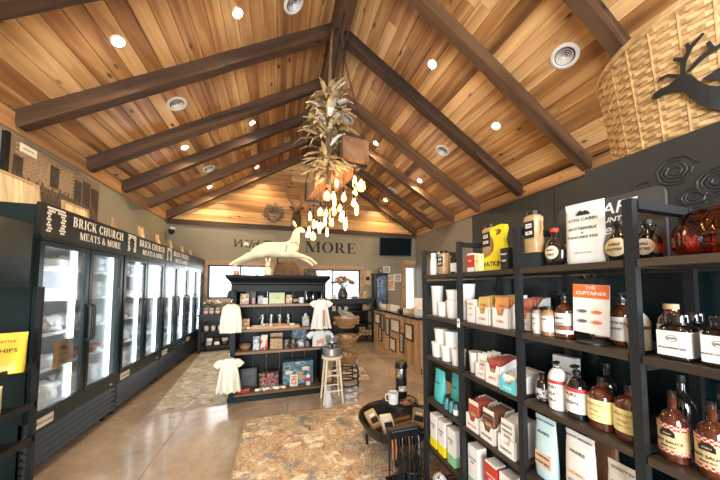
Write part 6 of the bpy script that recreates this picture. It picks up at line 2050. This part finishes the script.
MB().lathe([(.05, 0), (.062, .008), (.066, .025), (.060, .025), (.05, .006), (.001, .005)], n=22, cap1=False).build('pan', M_SATIN, sk, smooth=True)
MB().box(-.01, .01, -.16, -.062, .014, .022).build('pan_handle', M_SATIN, sk, rot=(0, 0, .9))
bn = MB()
rd = random.Random(9)
for k in range(60):
    a, r_ = rd.uniform(0, 2 * PI), .052 * math.sqrt(rd.random())
    bn.obox((r_ * math.cos(a), r_ * math.sin(a), .012 + .02 * (1 - r_ / .052) + rd.uniform(0, .006)), (.014, .009, .008), (rd.random(), rd.random(), rd.uniform(0, 3)))
o = bn.build('beans', pm('brown_beans', (.30, .11, .045), .5, var=.5, scale=60), sk)
o['kind'] = 'stuff'
for k, (x, y, rz, nm, m_) in enumerate(((.83, 2.17, .5, 'kraft jerky pack with dark print leaning in the fire bowl', M_KRAFT), (.90, 2.05, .2, 'flat tan pack lying at the front of the fire bowl', M_PLATE), (1.17, 2.08, -.4, 'kraft pack at the right of the fire bowl', M_KRAFT))):
    t = thing('jerky_pack', nm, 'pack', (x, y, .19), rot=(-.75, .1 * k, rz))
    MB().rings([[(sx * .055, sy * .012 * q, z_) for sx, sy in ((-1, -1), (1, -1), (1, 1), (-1, 1))] for z_, q in ((0, .3), (.02, 1), (.13, 1), (.155, .2))]).build('pack_body', m_, t)
    MB().box(-.04, .04, -.0135, -.011, .04, .085).build('pack_label', M_INK, t)
    MB().box(-.03, .03, -.0135, -.011, .095, .115).build('pack_label', M_WHITE, t)
lgm = MB().tube([(-.16, 0, .03), (0, .004, .031), (.16, 0, .03)], .028, 8).mesh(True)
lgm.materials.append(M_RAFTL)
for k in range(3):
    tag(inst('firewood_log', lgm, None, (1.02, 2.07 + k * .08, .142), (0, 0, .2)), 'short brown log lying in the fire bowl, %s' % ('front', 'middle', 'back')[k], 'log')

# tool rack with hanging skewers in front of the bowl
tk = thing('skewer_rack', 'black metal rack of hanging skewers and forks before the fire bowl', 'rack', (.89, 1.775, .013))
for sx in (-.11, .11):
    MB().tube([(sx, .03, .0), (sx, .03, .34)], .006, 6).build('rack_post', M_SATIN, tk)
MB().box(-.13, .13, -.02, .06, -.0, .008).build('rack_base', M_SATIN, tk)
MB().box(-.125, .125, .0, .05, .30, .36).build('rack_head', M_BLACK, tk)
MB().box(-.10, .10, -.002, .0, .345, .35).build('head_line', M_INKG, tk)
for k in range(9):
    x = -.105 + k * .026
    m_ = (pm('rust_handle', (.30, .10, .045), .6, var=.4), M_CHROME, M_SATIN, M_CHROME, M_SATIN)[k % 5 if k > 1 else 0]
    s_ = MB().tube([(x, -.012, .305), (x + .004, -.016, .24), (x, -.018, .17)], .007 if k < 2 else .004, 6).build('skewer', m_, tk)
    MB().tube([(x, -.018, .17), (x - .003, -.018, .10), (x, -.02, .03)], .0022, 5).tube([(x, -.018, .10), (x + .009, -.02, .08), (x + .009, -.02, .04)], .0018, 5).build('skewer_prong', M_DSTEEL, s_)
bs_ = thing('wire_bin', 'tall black wire bin full of roasting sticks by the first shelf post', 'bin', (.865, 1.63, .0))
for k in range(22):
    a = 2 * PI * k / 22
    MB().tube([(.085 * math.cos(a), .085 * math.sin(a), 0), (.095 * math.cos(a), .095 * math.sin(a), .22)], .003, 5).build('bin_wire', M_SATIN, bs_)
for z_ in (.005, .11, .22):
    r_ = .085 + .01 * z_ / .22
    MB().tube([(r_ * math.cos(a), r_ * math.sin(a), z_) for a in [2 * PI * k / 26 for k in range(26)]], .004, 5, True).build('bin_hoop', M_SATIN, bs_)
MB().lathe([(.084, .0), (.084, .004)], n=22).build('bin_floor', M_SATIN, bs_)
rd = random.Random(6)
for k in range(26):
    a, r_ = rd.uniform(0, 2 * PI), .07 * math.sqrt(rd.random())
    x, y = r_ * math.cos(a), r_ * math.sin(a)
    tag(MB().tube([(x, y, .005), (x * 1.2, y * 1.2, .19 + rd.uniform(0, .09))], .004, 5).build('roasting_stick', (M_SATIN, M_DSTEEL, M_SATIN)[k % 3], None, (.865, 1.63, .0005)), 'dark metal roasting stick standing in the wire bin', 'stick', 'sticks in the wire bin')
bd_ = thing('slate_board', 'narrow wooden framed board leaning behind the flask by the shelf', 'board', (1.22, 2.08, .293), rot=(-.25, .12, R(-30)))
bd_.location = (1.25, 1.84, .013)
bd_.rotation_euler = (-.12, 0, FRONT)
MB().box(-.05, .05, -.008, .008, 0, .62).build('board_slab', M_OAK, bd_)
MB().box(-.04, .04, -.0095, -.0075, .03, .52).build('board_face', M_BLACK, bd_)
